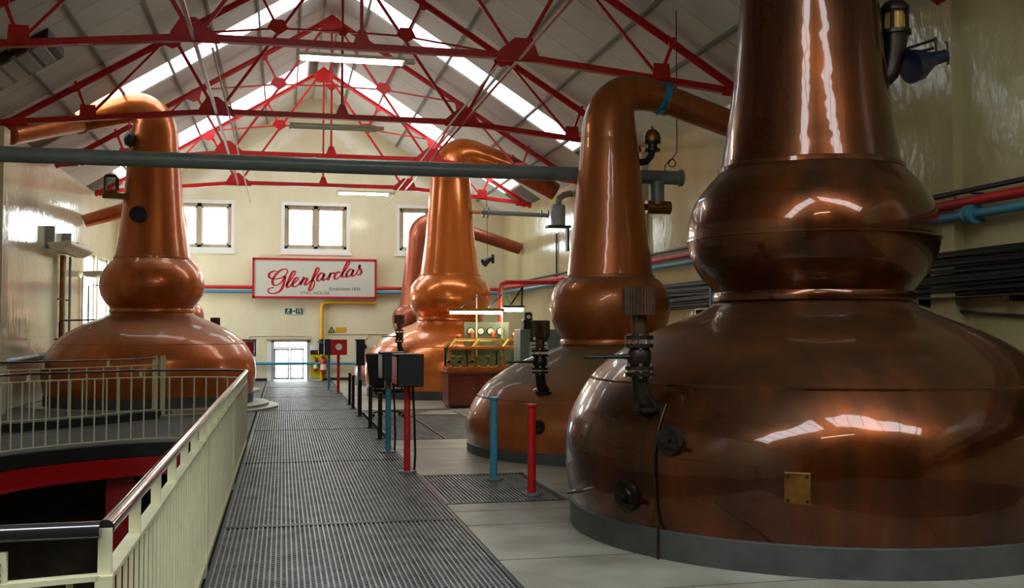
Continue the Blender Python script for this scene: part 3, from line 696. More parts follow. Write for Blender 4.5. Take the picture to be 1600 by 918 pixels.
# pipe from the bright still's neck to a condenser pot
np_ = thing('vent_pipe', (5.9, 25.7, 4.66), 'grey flanged pipe from the bright orange neck to the grey drum', 'pipe')
MB().tube([(4.95, 25.7, 4.66), (6.72, 25.7, 4.62)], .055, 14).build('pipe', 'grey_metal', np_, True)
for x in (4.97, 5.08, 6.5, 6.68): MB().tube([(x, 25.7, 4.655), (x+.035, 25.7, 4.655)], .14 if x < 6 else .10, 16).build('flange', 'grey_pipe', np_, True)
dr = thing('relief_drum', (6.95, 25.6, 4.3), 'grey drum on a black bracket where the far copper arm ends', 'drum')
MB().lathe([(4.35, .19), (4.85, .19), (4.90, .15)], (6.95, 25.6, 0), 20).build('drum', 'grey_metal', dr, True)
MB().cbox((6.95, 25.6, 4.32), (.62, .34, .05)).cbox((7.2, 25.6, 4.0), (.05, .2, .62)).build('bracket', 'black', dr)
MB().tube([(6.95, 25.6, 4.9), (6.98, 25.6, 5.06), (7.12, 25.6, 5.16), (7.32, 25.6, 5.2)], .085, 14).build('elbow', 'grey_pipe', dr, True)
# wall pipes: along the back wall, round the corner, along the right wall
def wallpipe(zz, r, off, m, label, name='wall_pipe', back=True, x0=-4.4):
    p = [(x0, YB-off, zz), (XR-off-.15, YB-off, zz), (XR-off-.04, YB-off-.04, zz), (XR-off, YB-off-.15, zz), (XR-off, YF+.2, zz)] if back else [(XR-off, YB-.3, zz), (XR-off, YF+.2, zz)]
    o = thing(name, (XR-off, 15, zz), label, 'pipe')
    MB().tube(p, r, 14).build('pipe', m, o, True)
    for y in (6.2, 9.6, 13, 17, 22, 27): MB().box(XR-off-.01, XR-.003, y-.02, y+.02, zz-r-.015, zz-r).build('bracket', 'iron', o)
    return o
wallpipe(3.02, .055, .19, 'red', 'long red pipe along the cream walls above the blue pipe')
bpi = wallpipe(2.88, .05, .19, 'blue', 'long blue pipe along the cream walls under the red pipe')
MB().tube([(XR-.19, 9.52, 2.88), (XR-.19, 9.47, 2.88)], .105, 18).tube([(XR-.19, 9.60, 2.88), (XR-.19, 9.55, 2.88)], .105, 18).build('flange', 'blue', bpi, True)
MB().tube([(XR-.19, 16.3, 2.88), (XR-.19, 16.3, 0)], .05, 12).build('drop_pipe', 'blue', bpi, True)
wallpipe(3.15, .028, .14, 'cable', 'thin black pipe on the right wall just above the red pipe', back=False)
bl = thing('low_blue_pipe', (0, YB-.12, .56), 'low blue pipe crossing the back wall in front of the glazed door', 'pipe')
MB().tube([(-1.2, YB-.14, .57), (2.62, YB-.14, .55)], .045, 12).build('pipe', 'blue', bl, True)
MB().box(2.58, 2.66, YB-.2, YB-.08, 0, .56).build('stand', 'blue', bl)
# black cable run on the right wall
cb = thing('cable_run', (XR-.1, 10, 2.0), 'thick run of black cables along the right wall below the pipes', 'cables')
for k in range(17):
    zz = 2.05 + .029*k; ph = random.random()*6
    MB().tube([(XR-.08-.035*(k % 3)+.01*math.sin(y*.9+ph), y, zz+.018*math.sin(y*.75+ph)) for y in [YF+.3+.9*i for i in range(33)]], .024+.006*(k % 2), 6).build('cable', 'cable', cb, True)
MB().box(XR-.2, XR-.004, -6.7, 22.8, 2.00, 2.015).build('tray', 'iron', cb)
for y in (2, 5.5, 9.0, 10.5, 13, 17, 21): MB().box(XR-.22, XR-.004, y-.05, y+.05, 1.94, 2.0).build('tray_bracket', 'wall_r' if False else 'iron', cb)
tag(MB().tube([(XR-.06, 10.9, 1.98), (XR-.05, 10.2, 1.88), (XR-.05, 9.5, 1.82), (XR-.05, 8.4, 1.76), (XR-.05, 5, 1.78)], .017, 8).build('loose_cable', 'cable', smooth=True), 'single black cable sagging under the cable run on the right wall', 'cable')
# yellow gas pipe
yp = thing('gas_pipe', (1.24, YB-.1, 0), 'yellow gas pipe turning down the back wall under the big sign', 'pipe')
MB().tube([(3.02, YB-.1, 2.54), (1.44, YB-.1, 2.55), (1.32, YB-.1, 2.53), (1.26, YB-.1, 2.48), (1.24, YB-.1, 2.38), (1.24, YB-.1, 1.35)], .062, 14).build('pipe', 'yellow', yp, True)
MB().tube([(2.5, YB-.1, 2.545), (2.56, YB-.1, 2.545)], .075, 14).tube([(1.24, YB-.1, 2.0), (1.24, YB-.1, 1.94)], .072, 14).build('coupling', 'yellow', yp, True)
MB().tube([(1.24, YB-.14, 1.35), (1.24, YB-.14, 1.0)], .085, 14).tube([(1.24, YB-.14, 1.28), (1.24, YB-.14, 1.22)], .13, 14).tube([(1.24, YB-.14, 1.08), (1.24, YB-.14, 1.03)], .13, 14).build('valve', 'navy', yp, True)
MB().bar((1.1, YB-.22, 1.25), (1.5, YB-.24, 1.20), .05, .025).build('lever', 'blue', yp)
MB().tube([(1.24, YB-.12, 1.03), (1.24, YB-.1, .0)], .05, 12).build('lower_pipe', 'yellow', yp, True)
# red pipe bend by the brass cabinet
tag(MB().tube([(4.72, 22.3, 0), (4.72, 22.3, 2.55), (4.75, 22.3, 2.66), (4.85, 22.3, 2.71), (7.0, 22.3, 2.74), (7.34, 22.3, 2.74)], .055, 14).build('bent_pipe', 'red', smooth=True), 'red pipe rising behind the brass cabinet and bending to the right wall', 'pipe')

# ================================================================== RAILINGS
def rail_run(t, pts, z0, top, bars, post_every, r_top, m_top, rbar=.011, low_gap=.13, postw=.04):
    """guard rail through plan points: round top rail, flat bar under it, foot bar, thin uprights, posts"""
    P3 = [Vector((x, y, 0)) for x, y in pts]; D = [0]
    for a, b in zip(P3, P3[1:]): D.append(D[-1]+(b-a).length)
    def at(d):
        for i in range(len(P3)-1):
            if d <= D[i+1]+1e-6: return P3[i].lerp(P3[i+1], (d-D[i])/max(1e-6, D[i+1]-D[i]))
        return P3[-1]
    up = lambda v, z: (v.x, v.y, z)
    MB().tube([up(v, z0+top) for v in P3], r_top, 12).build('top_rail', m_top, t, True)
    lb = MB(); fb = MB()
    for a, b in zip(P3, P3[1:]):
        lb.bar(up(a, z0+top-low_gap), up(b, z0+top-low_gap), .05, .014); fb.bar(up(a, z0+.05), up(b, z0+.05), .045, .014)
    lb.build('flat_bar', 'cream_metal', t); fb.build('foot_bar', 'cream_metal', t)
    n = int(D[-1]/bars)
    for i in range(n+1):
        v = at(i*D[-1]/n); MB().tube([up(v, z0+.05), up(v, z0+top-low_gap)], rbar, 6, False).build('baluster', 'cream_metal', t, True)
    n = max(1, int(round(D[-1]/post_every)))
    for i in range(n+1):
        v = at(i*D[-1]/n); MB().box(v.x-postw/2, v.x+postw/2, v.y-.008, v.y+.008, z0+top-low_gap, z0+top).build('rail_bracket', 'cream_metal', t)
gr = thing('guard_rail', (-.52, 9, 0), 'long cream guard rail with dark glossy handrail along the walkway edge', 'railing')
rail_run(gr, [(-.52, 3.32), (-.52, 15.46)], 0, 1.05, .138, .64, .026, 'black_gloss', .008, .145)
for y in (3.32, 7.4, 11.4, 15.46): MB().box(-.545, -.495, y-.025, y+.025, -.1, .91).build('post', 'cream_metal', gr)
MB().box(-.535, -.505, 3.3, 15.48, -.01, .02).build('toe_strip', 'cream_metal', gr)
ss = thing('stair_head_rail', (-1.5, 3.32, 0), 'short cream rail with dark handrail turning off at the near corner', 'railing')
MB().tube([(-.53, 3.30, 1.05), (-.9, 3.32, 1.045), (-1.3, 3.33, 1.04), (-2.6, 3.34, 1.04)], .026, 12).build('top_rail', 'black_gloss', ss, True)
MB().bar((-.53, 3.32, .905), (-.86, 3.32, .89), .05, .016).build('flat_bar', 'cream_metal', ss)
MB().box(-.845, -.795, 3.31, 3.335, -.1, .99).build('post', 'cream_metal', ss)
MB().prism([(-.86, .885), (-.74, .885), (-.71, .80), (-.67, .70), (-.80, .70)], 3.318, 3.330, 'xz').build('gusset', 'cream_metal', ss)
bb = MB()
for z_ in (.955, .925, .908): bb.cyl((-.815, 3.298, z_), .007, .012, 8, 'y')
bb.build('bolt', 'black', ss, True)
for x in (-.71, -.62): MB().tube([(x, 3.32, 0), (x, 3.32, .90)], .010, 8).build('baluster', 'cream_metal', ss, True)
MB().bar((-.8, 3.34, .9), (-.5, 3.34, .25), .03, .01).build('brace', 'frame_steel', ss)
lr = thing('landing_rail', (-2.2, 15.9, 0), 'cream railing curving along the landing edge, nearest the stair well', 'railing')
rail_run(lr, [(x, y+.06) for x, y in spline(VOID, 3)], 0, 1.05, .178, 1.6, .018, 'black_gloss', .0125, .10)
pr_ = thing('platform_rail', (-3.3, 19.0, .12), 'cream railing on the black kerb right in front of the russet still', 'railing')
PK = [(-4.85, 17.55), (-4.41, 17.92), (-3.7, 18.5), (-3.14, 19.05), (-2.62, 19.8), (-2.30, 20.28)]
rail_run(pr_, PK, .12, 1.0, .33, 1.5, .016, 'black_gloss', .015, .12)
MB().box(-2.38, -2.30, 20.22, 20.30, .0, 1.16).box(-2.24, -2.16, 20.26, 20.34, .0, 1.16).build('end_post', 'cream_metal', pr_)

# ================================================================== BACK WALL SIGNS
sg = thing('wall_sign', (1.0, YB-.05, 2.68), 'wide cream sign board with red script name and red frame, under the middle window', 'sign')
SX0, SX1, SZ0, SZ1 = -.95, 2.98, 2.69, 3.95
MB().box(SX0, SX1, YB-.26, YB-.05, SZ0, SZ1).build('board', 'sign', sg)
fr = MB(); t_ = .045
for a, b, c, d in ((SX0-.02, SX0+t_, SZ0-.02, SZ1+.02), (SX1-t_, SX1+.02, SZ0-.02, SZ1+.02), (SX0, SX1, SZ0-.02, SZ0+t_), (SX0, SX1, SZ1-t_, SZ1+.02)): fr.box(a, b, YB-.285, YB-.05, c, d)
fr.build('frame', 'signred', sg)
def sp(x, y): return (SX0 + (x-55)/(1495-55)*(SX1-SX0), SZ1 - (y - (85+(x-55)/1440*22))/(452)*(SZ1-SZ0))
STROKES = [
 [(330,236),(290,236),(250,258),(238,290),(258,316),(310,325),(370,316),(425,285),(452,245),(440,216),(400,214),(345,245),(300,300),(280,350),(292,392),(330,398),(375,368),(412,315),(424,290)],
 [(428,292),(418,340),(405,395),(375,455),(325,488),(270,494),(232,476),(232,448),(255,432),(295,424)],
 [(430,402),(480,350),(525,285),(544,245),(528,234),(500,262),(468,335),(446,395),(452,424),(478,414),(505,385)],
 [(505,385),(545,362),(576,330),(566,310),(540,325),(516,370),(512,405),(535,418),(575,396),(610,350)],
 [(628,305),(640,322),(618,360),(600,398)], [(606,385),(640,338),(668,318),(680,330),(664,365),(655,390),(672,396),(705,368)],
 [(700,372),(750,325),(795,265),(818,220),(810,198),(788,212),(760,285),(735,360),(712,425),(705,455),(722,462),(748,435),(765,385),(762,350),(742,348)],
 [(880,268),(850,258),(815,285),(796,325),(806,352),(832,342),(865,300),(884,264)], [(884,266),(866,315),(868,344),(892,338),(918,312)],
 [(960,254),(942,294),(922,344)], [(934,312),(956,274),(980,256),(994,262),(992,272)],
  [(1062,268),(1060,246),(1035,252),(1008,285),(1000,318),(1018,332),(1050,314),(1085,276)],
 [(1080,285),(1130,225),(1168,165),(1180,130),(1165,122),(1140,155),(1108,230),(1090,285),(1100,308),(1125,300),(1150,272)],
 [(1225,228),(1195,215),(1162,240),(1142,280),(1152,306),(1178,296),(1210,255),(1228,220)], [(1228,222),(1210,268),(1212,298),(1235,292),(1262,262)],
 [(1258,268),(1288,210),(1304,165)], [(1302,162),(1296,195),(1316,228),(1318,258),(1298,280),(1272,276),(1262,258)]]
lt = MB()
for st in STROKES:
    P = [Vector(sp(*p)) for p in spline(st, 8)]; n = len(P); vs = []
    for i in range(n):
        d = (P[min(i+1, n-1)]-P[max(i-1, 0)]).normalized(); nn = Vector((-d.y, d.x))
        w_ = .016 + .020*max(0, -d.y) + .007*abs(d.y)
        if i in (0, n-1): w_ *= .6
        vs += [P[i]+nn*w_, P[i]-nn*w_]
    V3 = [(v.x, YB-.264, v.y) for v in vs] + [(v.x, YB-.260, v.y) for v in vs]; o_ = 2*n
    for i in range(n-1): pass
    fs = [(2*i, 2*i+1, 2*i+3, 2*i+2) for i in range(n-1)] + [(2*i+2+o_, 2*i+3+o_, 2*i+1+o_, 2*i+o_) for i in range(n-1)] + [(2*i, 2*i+2, 2*i+2+o_, 2*i+o_) for i in range(n-1)] + [(2*i+3, 2*i+1, 2*i+1+o_, 2*i+3+o_) for i in range(n-1)]
    lt.add(V3, fs)
lt.build('script_lettering', 'signred', sg)
def text(body, size, loc, m, parent, name='lettering', align='LEFT', sx_=1.0):
    cu = bpy.data.curves.new(name, 'FONT'); cu.body = body; cu.size = size; cu.align_x = align; cu.extrude = .001
    tmp = bpy.data.objects.new('tmp', cu); COL.objects.link(tmp)
    bpy.context.view_layer.update()
    me = bpy.data.meshes.new_from_object(tmp.evaluated_get(bpy.context.evaluated_depsgraph_get()))
    bpy.data.objects.remove(tmp)
    o0 = Vector(ORG[parent.name])
    for v in me.vertices: x, y, z = v.co; v.co = (loc[0]+x*sx_-o0.x, loc[1]-z-o0.y, loc[2]+y-o0.z)
    me.materials.clear(); me.materials.append(M[m]); me.name = name
    o = bpy.data.objects.new(name, me); COL.objects.link(o); o.parent = parent; return o
x_, z_ = sp(940, 462); text('Established 1836', .15, (x_, YB-.262, z_), 'signgrey', sg)
x_, z_ = sp(600, 505); text('STILL HOUSE', .13, (x_, YB-.262, z_), 'signgrey', sg, sx_=1.25)
# fire exit sign
ex = thing('exit_sign', (.34, YB-.03, 2.16), 'small green and white fire exit sign with running figure on the back wall', 'sign')
MB().box(.05, .63, YB-.03, YB, 2.16, 2.36).build('plate', 'white', ex)
for a in (.07, .41): MB().box(a-.01, a+.215, YB-.034, YB-.028, 2.172, 2.348).build('green_field', 'green', ex)
mk = MB()
mk.lathe([(0, .02), (.002, .02)], (.18, YB-.037, 2.315), 12, True, 'y')
for a, b in (((.18, 2.29), (.15, 2.25)), ((.15, 2.25), (.19, 2.22)), ((.19, 2.22), (.17, 2.19)), ((.15, 2.25), (.11, 2.20)), ((.17, 2.29), (.22, 2.27)), ((.17, 2.29), (.12, 2.28))):
    mk.bar((a[0], YB-.036, a[1]), (b[0], YB-.036, b[1]), .003, .018, (0, -1, 0)) if False else mk.bar((a[0], YB-.036, a[1]), (b[0], YB-.036, b[1]), .018, .004, (0, 1, 0))
mk.box(.45, .57, YB-.037, YB-.033, 2.30, 2.32); mk.box(.45, .47, YB-.037, YB-.033, 2.19, 2.32); mk.box(.55, .57, YB-.037, YB-.033, 2.19, 2.32); mk.box(.49, .53, YB-.037, YB-.033, 2.24, 2.26)
mk.build('pictogram', 'white', ex)
MB().prism([(.30, 2.24), (.36, 2.24), (.36, 2.21), (.395, 2.26), (.36, 2.31), (.36, 2.28), (.30, 2.28)], YB-.034, YB-.029, 'xz').build('arrow', 'green', ex)
# yellow warning sign
ws = thing('warning_sign', (1.75, YB-.02, 1.55), 'yellow warning sign with a black triangle beside the gas pipe', 'sign')
MB().box(1.70, 2.03, YB-.02, YB, 1.58, 1.74).build('plate', mat('sign_amber', rgb(226, 168, 30), .5), ws)
MB().prism([(1.44, 1.56), (1.68, 1.56), (1.56, 1.77)], YB-.02, YB, 'xz').build('triangle', 'black', ws)
MB().prism([(1.49, 1.585), (1.63, 1.585), (1.56, 1.71)], YB-.024, YB-.018, 'xz').build('triangle_field', bpy.data.materials['sign_amber'], ws)
MB().prism([(1.55, 1.61), (1.57, 1.61), (1.575, 1.67), (1.545, 1.67)], YB-.027, YB-.022, 'xz').build('mark', 'black', ws)
# extinguisher board
eb = thing('extinguisher_board', (1.12, YB-.06, .08), 'yellow-green board with black and red header behind the extinguishers', 'board')
EX0, EX1 = .88, 1.46
MB().box(EX0, EX1, YB-.05, YB-.01, .08, .99).build('panel', 'board_yellow', eb)
MB().box(EX0, EX1, YB-.055, YB-.008, .84, .99).build('header', 'black', eb)
MB().prism([(EX0+.14, .90), (EX0+.45, .90), (EX0+.45, .95), (EX0+.14, .96)], YB-.06, YB-.054, 'xz').build('header_print', 'ext_red', eb)
def extinguisher(x, z, r, h, body, label):
    o = thing('fire_extinguisher', (x, YB-.16, z), label, 'extinguisher', 'extinguishers on the board')
    y = YB-.06-r
    MB().lathe([(z, r*.9), (z+.02, r), (z+h*.72, r), (z+h*.82, r*.75), (z+h*.87, r*.35)], (x, y, 0), 18).build('cylinder', body, o, True)
    MB().lathe([(z+h*.2, r*1.02), (z+h*.52, r*1.02)], (x, y, 0), 18, False).build('label_band', 'ext_cream', o, True)
    MB().cyl((x, y, z+h*.86), r*.3, h*.08, 10).cbox((x-.03, y-.02, z+h*.96), (r*1.5, .03, .025)).build('valve_head', 'black', o)
    MB().tube([(x, y-.02, z+h*.9), (x+r*.9, y-.03, z+h*.86), (x+r*1.25, y-.02, z+h*.6), (x+r*1.2, y-.02, z+h*.35)], .014, 7).build('hose', 'rubber', o, True)
extinguisher(1.05, .30, .06, .48, 'ext_red', 'slim dark red extinguisher hung on the yellow board, nearer the glazed door')
extinguisher(1.30, .24, .095, .56, 'ext_red', 'larger red extinguisher with cream label on the yellow board')
# small wall fittings
o = thing('alarm_bell', (2.62, YB-.06, 1.02), 'round black alarm bell on the back wall with a conduit above', 'bell')
MB().tube([(2.62, YB, 1.1), (2.62, YB-.08, 1.1)], .085, 18).build('gong', 'black', o, True)
MB().tube([(2.62, YB-.02, 1.18), (2.66, YB-.02, 1.35), (2.74, YB-.02, 1.42), (2.76, YB-.02, 1.52)], .012, 6).build('conduit', 'offwhite', o, True)
tag(MB().tube([(1.5, YB-.02, 1.52), (2.75, YB-.02, 1.52), (4.4, YB-.02, 1.5)], .014, 6).build('wall_conduit', 'offwhite'), 'thin pale conduit running level below the warning sign', 'conduit')
tag(MB().tube([(-1.05, YB-.02, 1.25), (-1.05, YB-.02, 1.45), (-.45, YB-.02, 1.46), (.86, YB-.02, 1.46), (.86, YB-.02, 1.34)], .014, 6).build('wall_conduit', 'offwhite'), 'thin pale conduit framing the top of the glazed door', 'conduit')

# ================================================================== LEFT WALL FITTINGS
tb = thing('trough_lamp', (XL+.3, 25.2, 3.4), 'long cream trough lamp on brackets high on the left wall', 'lamp')
MB().prism([(XL+.12, 3.55), (XL+.62, 3.60), (XL+.62, 3.52), (XL+.40, 3.38), (XL+.20, 3.40)], 23.9, 26.6, 'xz').build('trough', 'offwhite', tb, bevel=.02)
for y in (24.3, 26.1): MB().box(XL+.003, XL+.2, y, y+.06, 3.45, 3.95).build('bracket', 'grey_metal', tb)
MB().tube([(XL+.3, 26.3, 3.75), (XL+.3, 26.3, 3.55)], .04, 8).build('feed', 'grey_metal', tb, True)
tb2 = thing('wall_lamp', (XL+.3, 29.2, 3.0), 'small cream bulkhead lamp on the left wall near the tall windows', 'lamp')
MB().prism([(XL+.02, 3.18), (XL+.55, 3.20), (XL+.52, 3.10), (XL+.3, 3.02), (XL+.1, 3.04)], 28.4, 29.2, 'xz').build('housing', 'offwhite', tb2, bevel=.02)
MB().tube([(XL+.05, 28.5, 3.1), (XL+.03, 28.5, 1.2)], .018, 6).build('feed', 'offwhite', tb2)
for y, r, z1_, m, lab in ((25.7, .05, 3.4, 'yellow', 'ochre pipe running down the left wall from the trough lamp'), (26.6, .03, 3.42, 'grey_metal', 'thin grey pipe down the left wall right of the ochre one'), (25.9, .045, 3.4, 'offwhite', 'cream pipe strapped beside the ochre pipe on the left wall')):
    o = thing('wall_drop_pipe', (XL+.08, y, 0), lab, 'pipe')
    MB().tube([(XL+.09, y, .1), (XL+.09, y, z1_)], r, 10).build('pipe', {'yellow': 'brass_old'}.get(m, m), o, True)
    for z_ in (2.35, .9): MB().box(XL+.003, XL+.12, y-.06, y+.06, z_, z_+.04).build('clip', 'grey_metal', o)
hf = thing('pipe_frame', (-4.8, 25, .12), 'thin dark pipe frame standing by the left wall behind the russet still', 'frame')
MB().tube([(-4.82, 24.3, .1), (-4.82, 24.3, 1.82), (-4.78, 24.32, 1.86), (-3.7, 25.9, 1.9), (-3.66, 25.9, 1.86), (-3.66, 25.9, .1)], .022, 8).build('frame', 'iron', hf, True)
MB().tube([(-4.7, 27, .1), (-4.7, 27, 2.75), (-4.4, 27, 2.75)], .02, 8).build('standpipe', 'frame_steel', hf, True)
vw = thing('red_valve', (-4.78, 24.2, .12), 'red handwheel valve on a pipe at the left wall', 'valve')
MB().tube([(-4.6, 24.2, .12), (-4.6, 24.2, 1.42)], .035, 10).build('stem', 'brass', vw, True)
MB().lathe([(1.42, .04), (1.42, .30), (1.47, .30), (1.48, .04)], (-4.6, 24.2, 0), 24).ball((-4.6, 24.2, 1.52), .10).build('handwheel', 'red', vw, True)
MB().tube([(-4.9, 24.2, 1.2), (-4.4, 24.2, 1.2)], .09, 12).build('body', 'iron', vw, True)
tag(MB().tube([(XL+.12, 17.6, .98), (XL+.14, 21, 1.05), (XL+.16, 24.4, 1.1)], .075, 12).build('lagged_pipe', 'grey_metal', smooth=True), 'grey lagged pipe low along the left wall behind the railings', 'pipe')
nb = thing('notice', (XL-.0, 19.96, 1.72), 'small blue and white notice on the cream pier at the far left', 'notice')
MB().box(XL+.03, XL+.17, 19.955, 19.978, 1.76, 2.05).build('plate', 'navy', nb)
MB().box(XL+.05, XL+.15, 19.948, 19.954, 1.95, 2.02).box(XL+.05, XL+.15, 19.948, 19.954, 1.88, 1.91).box(XL+.05, XL+.15, 19.948, 19.954, 1.80, 1.83).build('print', 'dial', nb)
tag(MB().tube([(XL+.085, 19.0, -2.9), (XL+.085, 19.0, 5.3)], .075, 12).build('downpipe', 'grey_pipe', smooth=True), 'dark grey-green downpipe at the far left wall', 'pipe')

# ================================================================== POSTS AND CONTROL BOXES
def stub(x, y, h, m, label):
    o = thing('stub_pipe', (x, y, 0), label, 'pipe', 'flanged stub pipes')
    MB().tube([(x, y, .02), (x, y, h)], .042, 18).build('pipe', m, o, True)
    MB().cyl((x, y, h-.02), .062, .025, 18).build('top_flange', m, o, True)
    MB().cyl((x, y, 0), .10, .022, 18).build('foot_flange', 'grey_metal', o, True)
    b = MB()
    for k in range(4): b.cyl((x+.08*math.cos(PI/4+PI/2*k), y+.08*math.sin(PI/4+PI/2*k), .02), .01, .015, 6)
    b.build('bolt', 'steel', o)
stub(2.29, 11.17, .90, 'blue', 'blue flanged stub pipe standing on the side grating')
stub(2.45, 10.05, .90, 'red', 'red flanged stub pipe at the corner of the side grating')
def box_post(x, y, zb, bw, bd, bh, m, face, cable, label, dx=0.):
    """post with a hooded instrument box; face = +1 looks down the hall (its dark back to us), -1 looks back at us"""
    o = thing('control_post', (x, y, 0), label, 'control post', 'red and blue control posts')
    MB().tube([(x, y, .02), (x, y, zb)], .038, 16).build('post', m, o, True)
    MB().cyl((x, y, 0), .11, .02, 18).build('foot_flange', 'grey_metal', o, True)
    x0, x1 = x+dx-bw/2, x+dx+bw/2; y0, y1 = y-bd/2, y+bd/2
    bx = MB()
    bx.box(x0, x0+.02, y0, y1, zb, zb+bh).box(x1-.02, x1, y0, y1, zb, zb+bh).box(x0, x1, y0, y1, zb, zb+.02).box(x0, x1, y0, y1, zb+bh-.02, zb+bh)
    if face > 0: bx.box(x0, x1, y0, y0+.02, zb, zb+bh)
    else: bx.box(x0, x1, y1-.02, y1, zb, zb+bh)
    b_ = bx.build('box', m if face < 0 or m == 'red' else 'navy', o)
    if face > 0:
        MB().box(x0+.012, x1+.004, y0-.012, y0-.002, zb+.01, zb+bh+.004).build('back_plate', 'black', o)
        MB().box(x0-.004, x1+.004, y0-.012, y1, zb+bh, zb+bh+.012).build('hood', 'black', o)
    else:
        MB().box(x0, x1, y0+.02, y0+.04, zb+.02, zb+bh-.02).build('face_plate', m, o)
        MB().cyl((x+dx, y0-.005, zb+bh*.52), bw*.20, .03, 20, 'y').build('gauge', 'dial', o, True)
        MB().box(x0-.16, x0, y0+.05, y1, zb+.0, zb+bh+.01).build('hood', 'black', o)
    if cable: MB().tube([(x+.07, y+.06, zb), (x+.09, y+.05, zb*.6), (x+.10, y+.04, .2), (x+.09, y+.04, 0)], .014, 8).build('cable', 'cable', o, True)
    return o
box_post(1.42, 11.94, 1.0, .30, .56, .36, 'red', 1, True, 'red post with black-backed box, nearest of the control posts', .0)
box_post(1.40, 13.93, .98, .32, .6, .36, 'blue', 1, True, 'blue post with dark box just behind the nearest red one', .05)
box_post(1.42, 27.1, 1.0, .42, .4, .40, 'red', -1, False, 'red post with red gauge box facing us, beside the walkway near the door')
box_post(1.24, 28.6, .98, .24, .4, .30, 'blue', -1, False, 'blue post with box behind the red gauge box near the door')
box_post(-.83, 25.0, .98, .34, .4, .40, 'red', -1, False, 'red gauge box post beside the russet stills')
box_post(-.84, 26.3, 1.0, .40, .4, .42, 'blue', -1, False, 'blue gauge box post behind the red one beside the russet stills')
def black_post(x, y, h, label):
    o = thing('short_post', (x, y, 0), label, 'post', 'short dark posts along the walkway')
    MB().tube([(x, y, 0), (x, y, h)], .034, 12).build('post', 'iron' if random.random() < .4 else 'black', o, True)
    MB().cyl((x, y, h), .042, .02, 12).build('cap', 'black', o, True)
    MB().cyl((x, y, 0), .07, .012, 12).build('foot', 'black', o, True)
for i, (y, lab) in enumerate(((15.66, 'short dark post closest to the blue control post'), (17.44, 'short dark post in front of the office chair'), (19.79, 'short dark post beside the office chair'), (21.75, 'short dark post second from the far end of the row'), (22.9, 'short dark post at the far end of the row'))):
    black_post(1.45, y, .68, lab)
box_post(1.50, 20.7, .95, .16, .5, .5, 'blue', 1, False, 'blue post with a narrow dark box, just behind the office chair')

tag(MB().tube([(XR-.03, 27.1, 2.95), (XR-.03, 27.1, 4.3)], .022, 8).build('wall_conduit', 'black', smooth=True), 'thin black vertical conduit on the right wall below the grey drum', 'conduit')
rv = thing('roof_vent', (-4.3, 17.7, 6.0), 'dark louvred vent box in the roof slope above the left pier', 'vent')
slope_box(MB(), -1, 4.75, 5.75, 17.2, 18.4, -.16, -.005).build('box', 'iron', rv)
for k in range(4): slope_box(MB(), -1, 4.85+.22*k, 5.0+.22*k, 17.3, 18.3, -.19, -.16).build('louvre', 'grey_metal', rv)

# ---- office chair
oc = thing('office_chair', (2.04, 19.6, 0), 'black high-backed office chair on castors beside the walkway', 'chair')
CXo, CYo = 2.04, 19.6
MB().cbox((CXo+.02, CYo, .50), (.50, .48, .08)).build('seat', 'fabric', oc, bevel=.03)
Rb = Matrix.Rotation(math.radians(-9), 3, 'Y')
MB().cbox((CXo-.30, CYo, .88), (.11, .44, .66), Rb).build('backrest', 'fabric', oc, bevel=.03)
MB().tube([(CXo-.05, CYo, .45), (CXo-.27, CYo, .44), (CXo-.31, CYo, .62)], .02, 8).build('back_bracket', 'black', oc, True)
MB().tube([(CXo, CYo, .1), (CXo, CYo, .46)], .03, 12).build('pedestal', 'black', oc, True)
for sgn in (-1, 1): MB().tube([(CXo-.22, CYo+sgn*.27, .52), (CXo-.2, CYo+sgn*.28, .70), (CXo+.16, CYo+sgn*.28, .71), (CXo+.12, CYo+sgn*.27, .52)], .02, 8).build('armrest', 'black', oc, True)
for k in range(5):
    a = 2*PI*k/5+.3; ex_, ey_ = CXo+.30*math.cos(a), CYo+.30*math.sin(a)
    lg = MB().bar((CXo, CYo, .12), (ex_, ey_, .085), .05, .03).build('leg', 'black', oc)
    MB().cyl((ex_, ey_-.015, .03), .03, .03, 10, 'y').build('castor', 'rubber', lg, True)

oc.rotation_euler = (0, 0, .4); oc.location.x -= .06
MB().prism([(2.5, 19.9), (3.35, 19.7), (3.4, 20.9), (2.9, 20.6)], .0, .014, 'xy').build('cover_plate', 'conc', floor)

# ---- spirit safe: mahogany base, brass-framed glass case
SFX0, SFX1, SFY0, SFY1 = 3.40, 5.25, 21.35, 22.1
ca = thing('safe_cabinet', (4.3, 21.7, 0), 'mahogany base cabinet under the brass and glass case', 'cabinet')
MB().box(SFX0+.05, SFX1, SFY0+.05, SFY1, 0, .06).build('plinth', 'black', ca)
MB().box(SFX0, SFX1, SFY0, SFY1, .06, .72).build('body', 'wood', ca)
MB().box(SFX0-.06, SFX1+.05, SFY0-.06, SFY1+.02, .72, .78).build('top', 'wood', ca, bevel=.012)
for x in (SFX0+.05, SFX0+.66, SFX0+1.27):
    c = MB().box(x, x+.54, SFY0-.025, SFY0, .12, .66).build('door', 'wood', ca, bevel=.006)
    MB().box(x+.07, x+.47, SFY0-.035, SFY0-.024, .19, .59).build('door_panel', 'wood', c, bevel=.01)
    MB().cyl((x+.50, SFY0-.06, .40), .015, .03, 10, 'y').build('knob', 'brass', c, True)
sf = thing('spirit_safe', (4.3, 21.7, .78), 'brass-framed glass spirit safe on the mahogany cabinet', 'spirit safe')
GX = [SFX0+.02, SFX0+.50, SFX0+1.16, SFX1-.05]; GZ0, GZ1, GZ2 = .78, 1.27, 1.44
MB().box(SFX0-.02, SFX1, SFY0-.02, SFY1, .78, .86).build('base_rail', 'copper_pol', sf, bevel=.01)
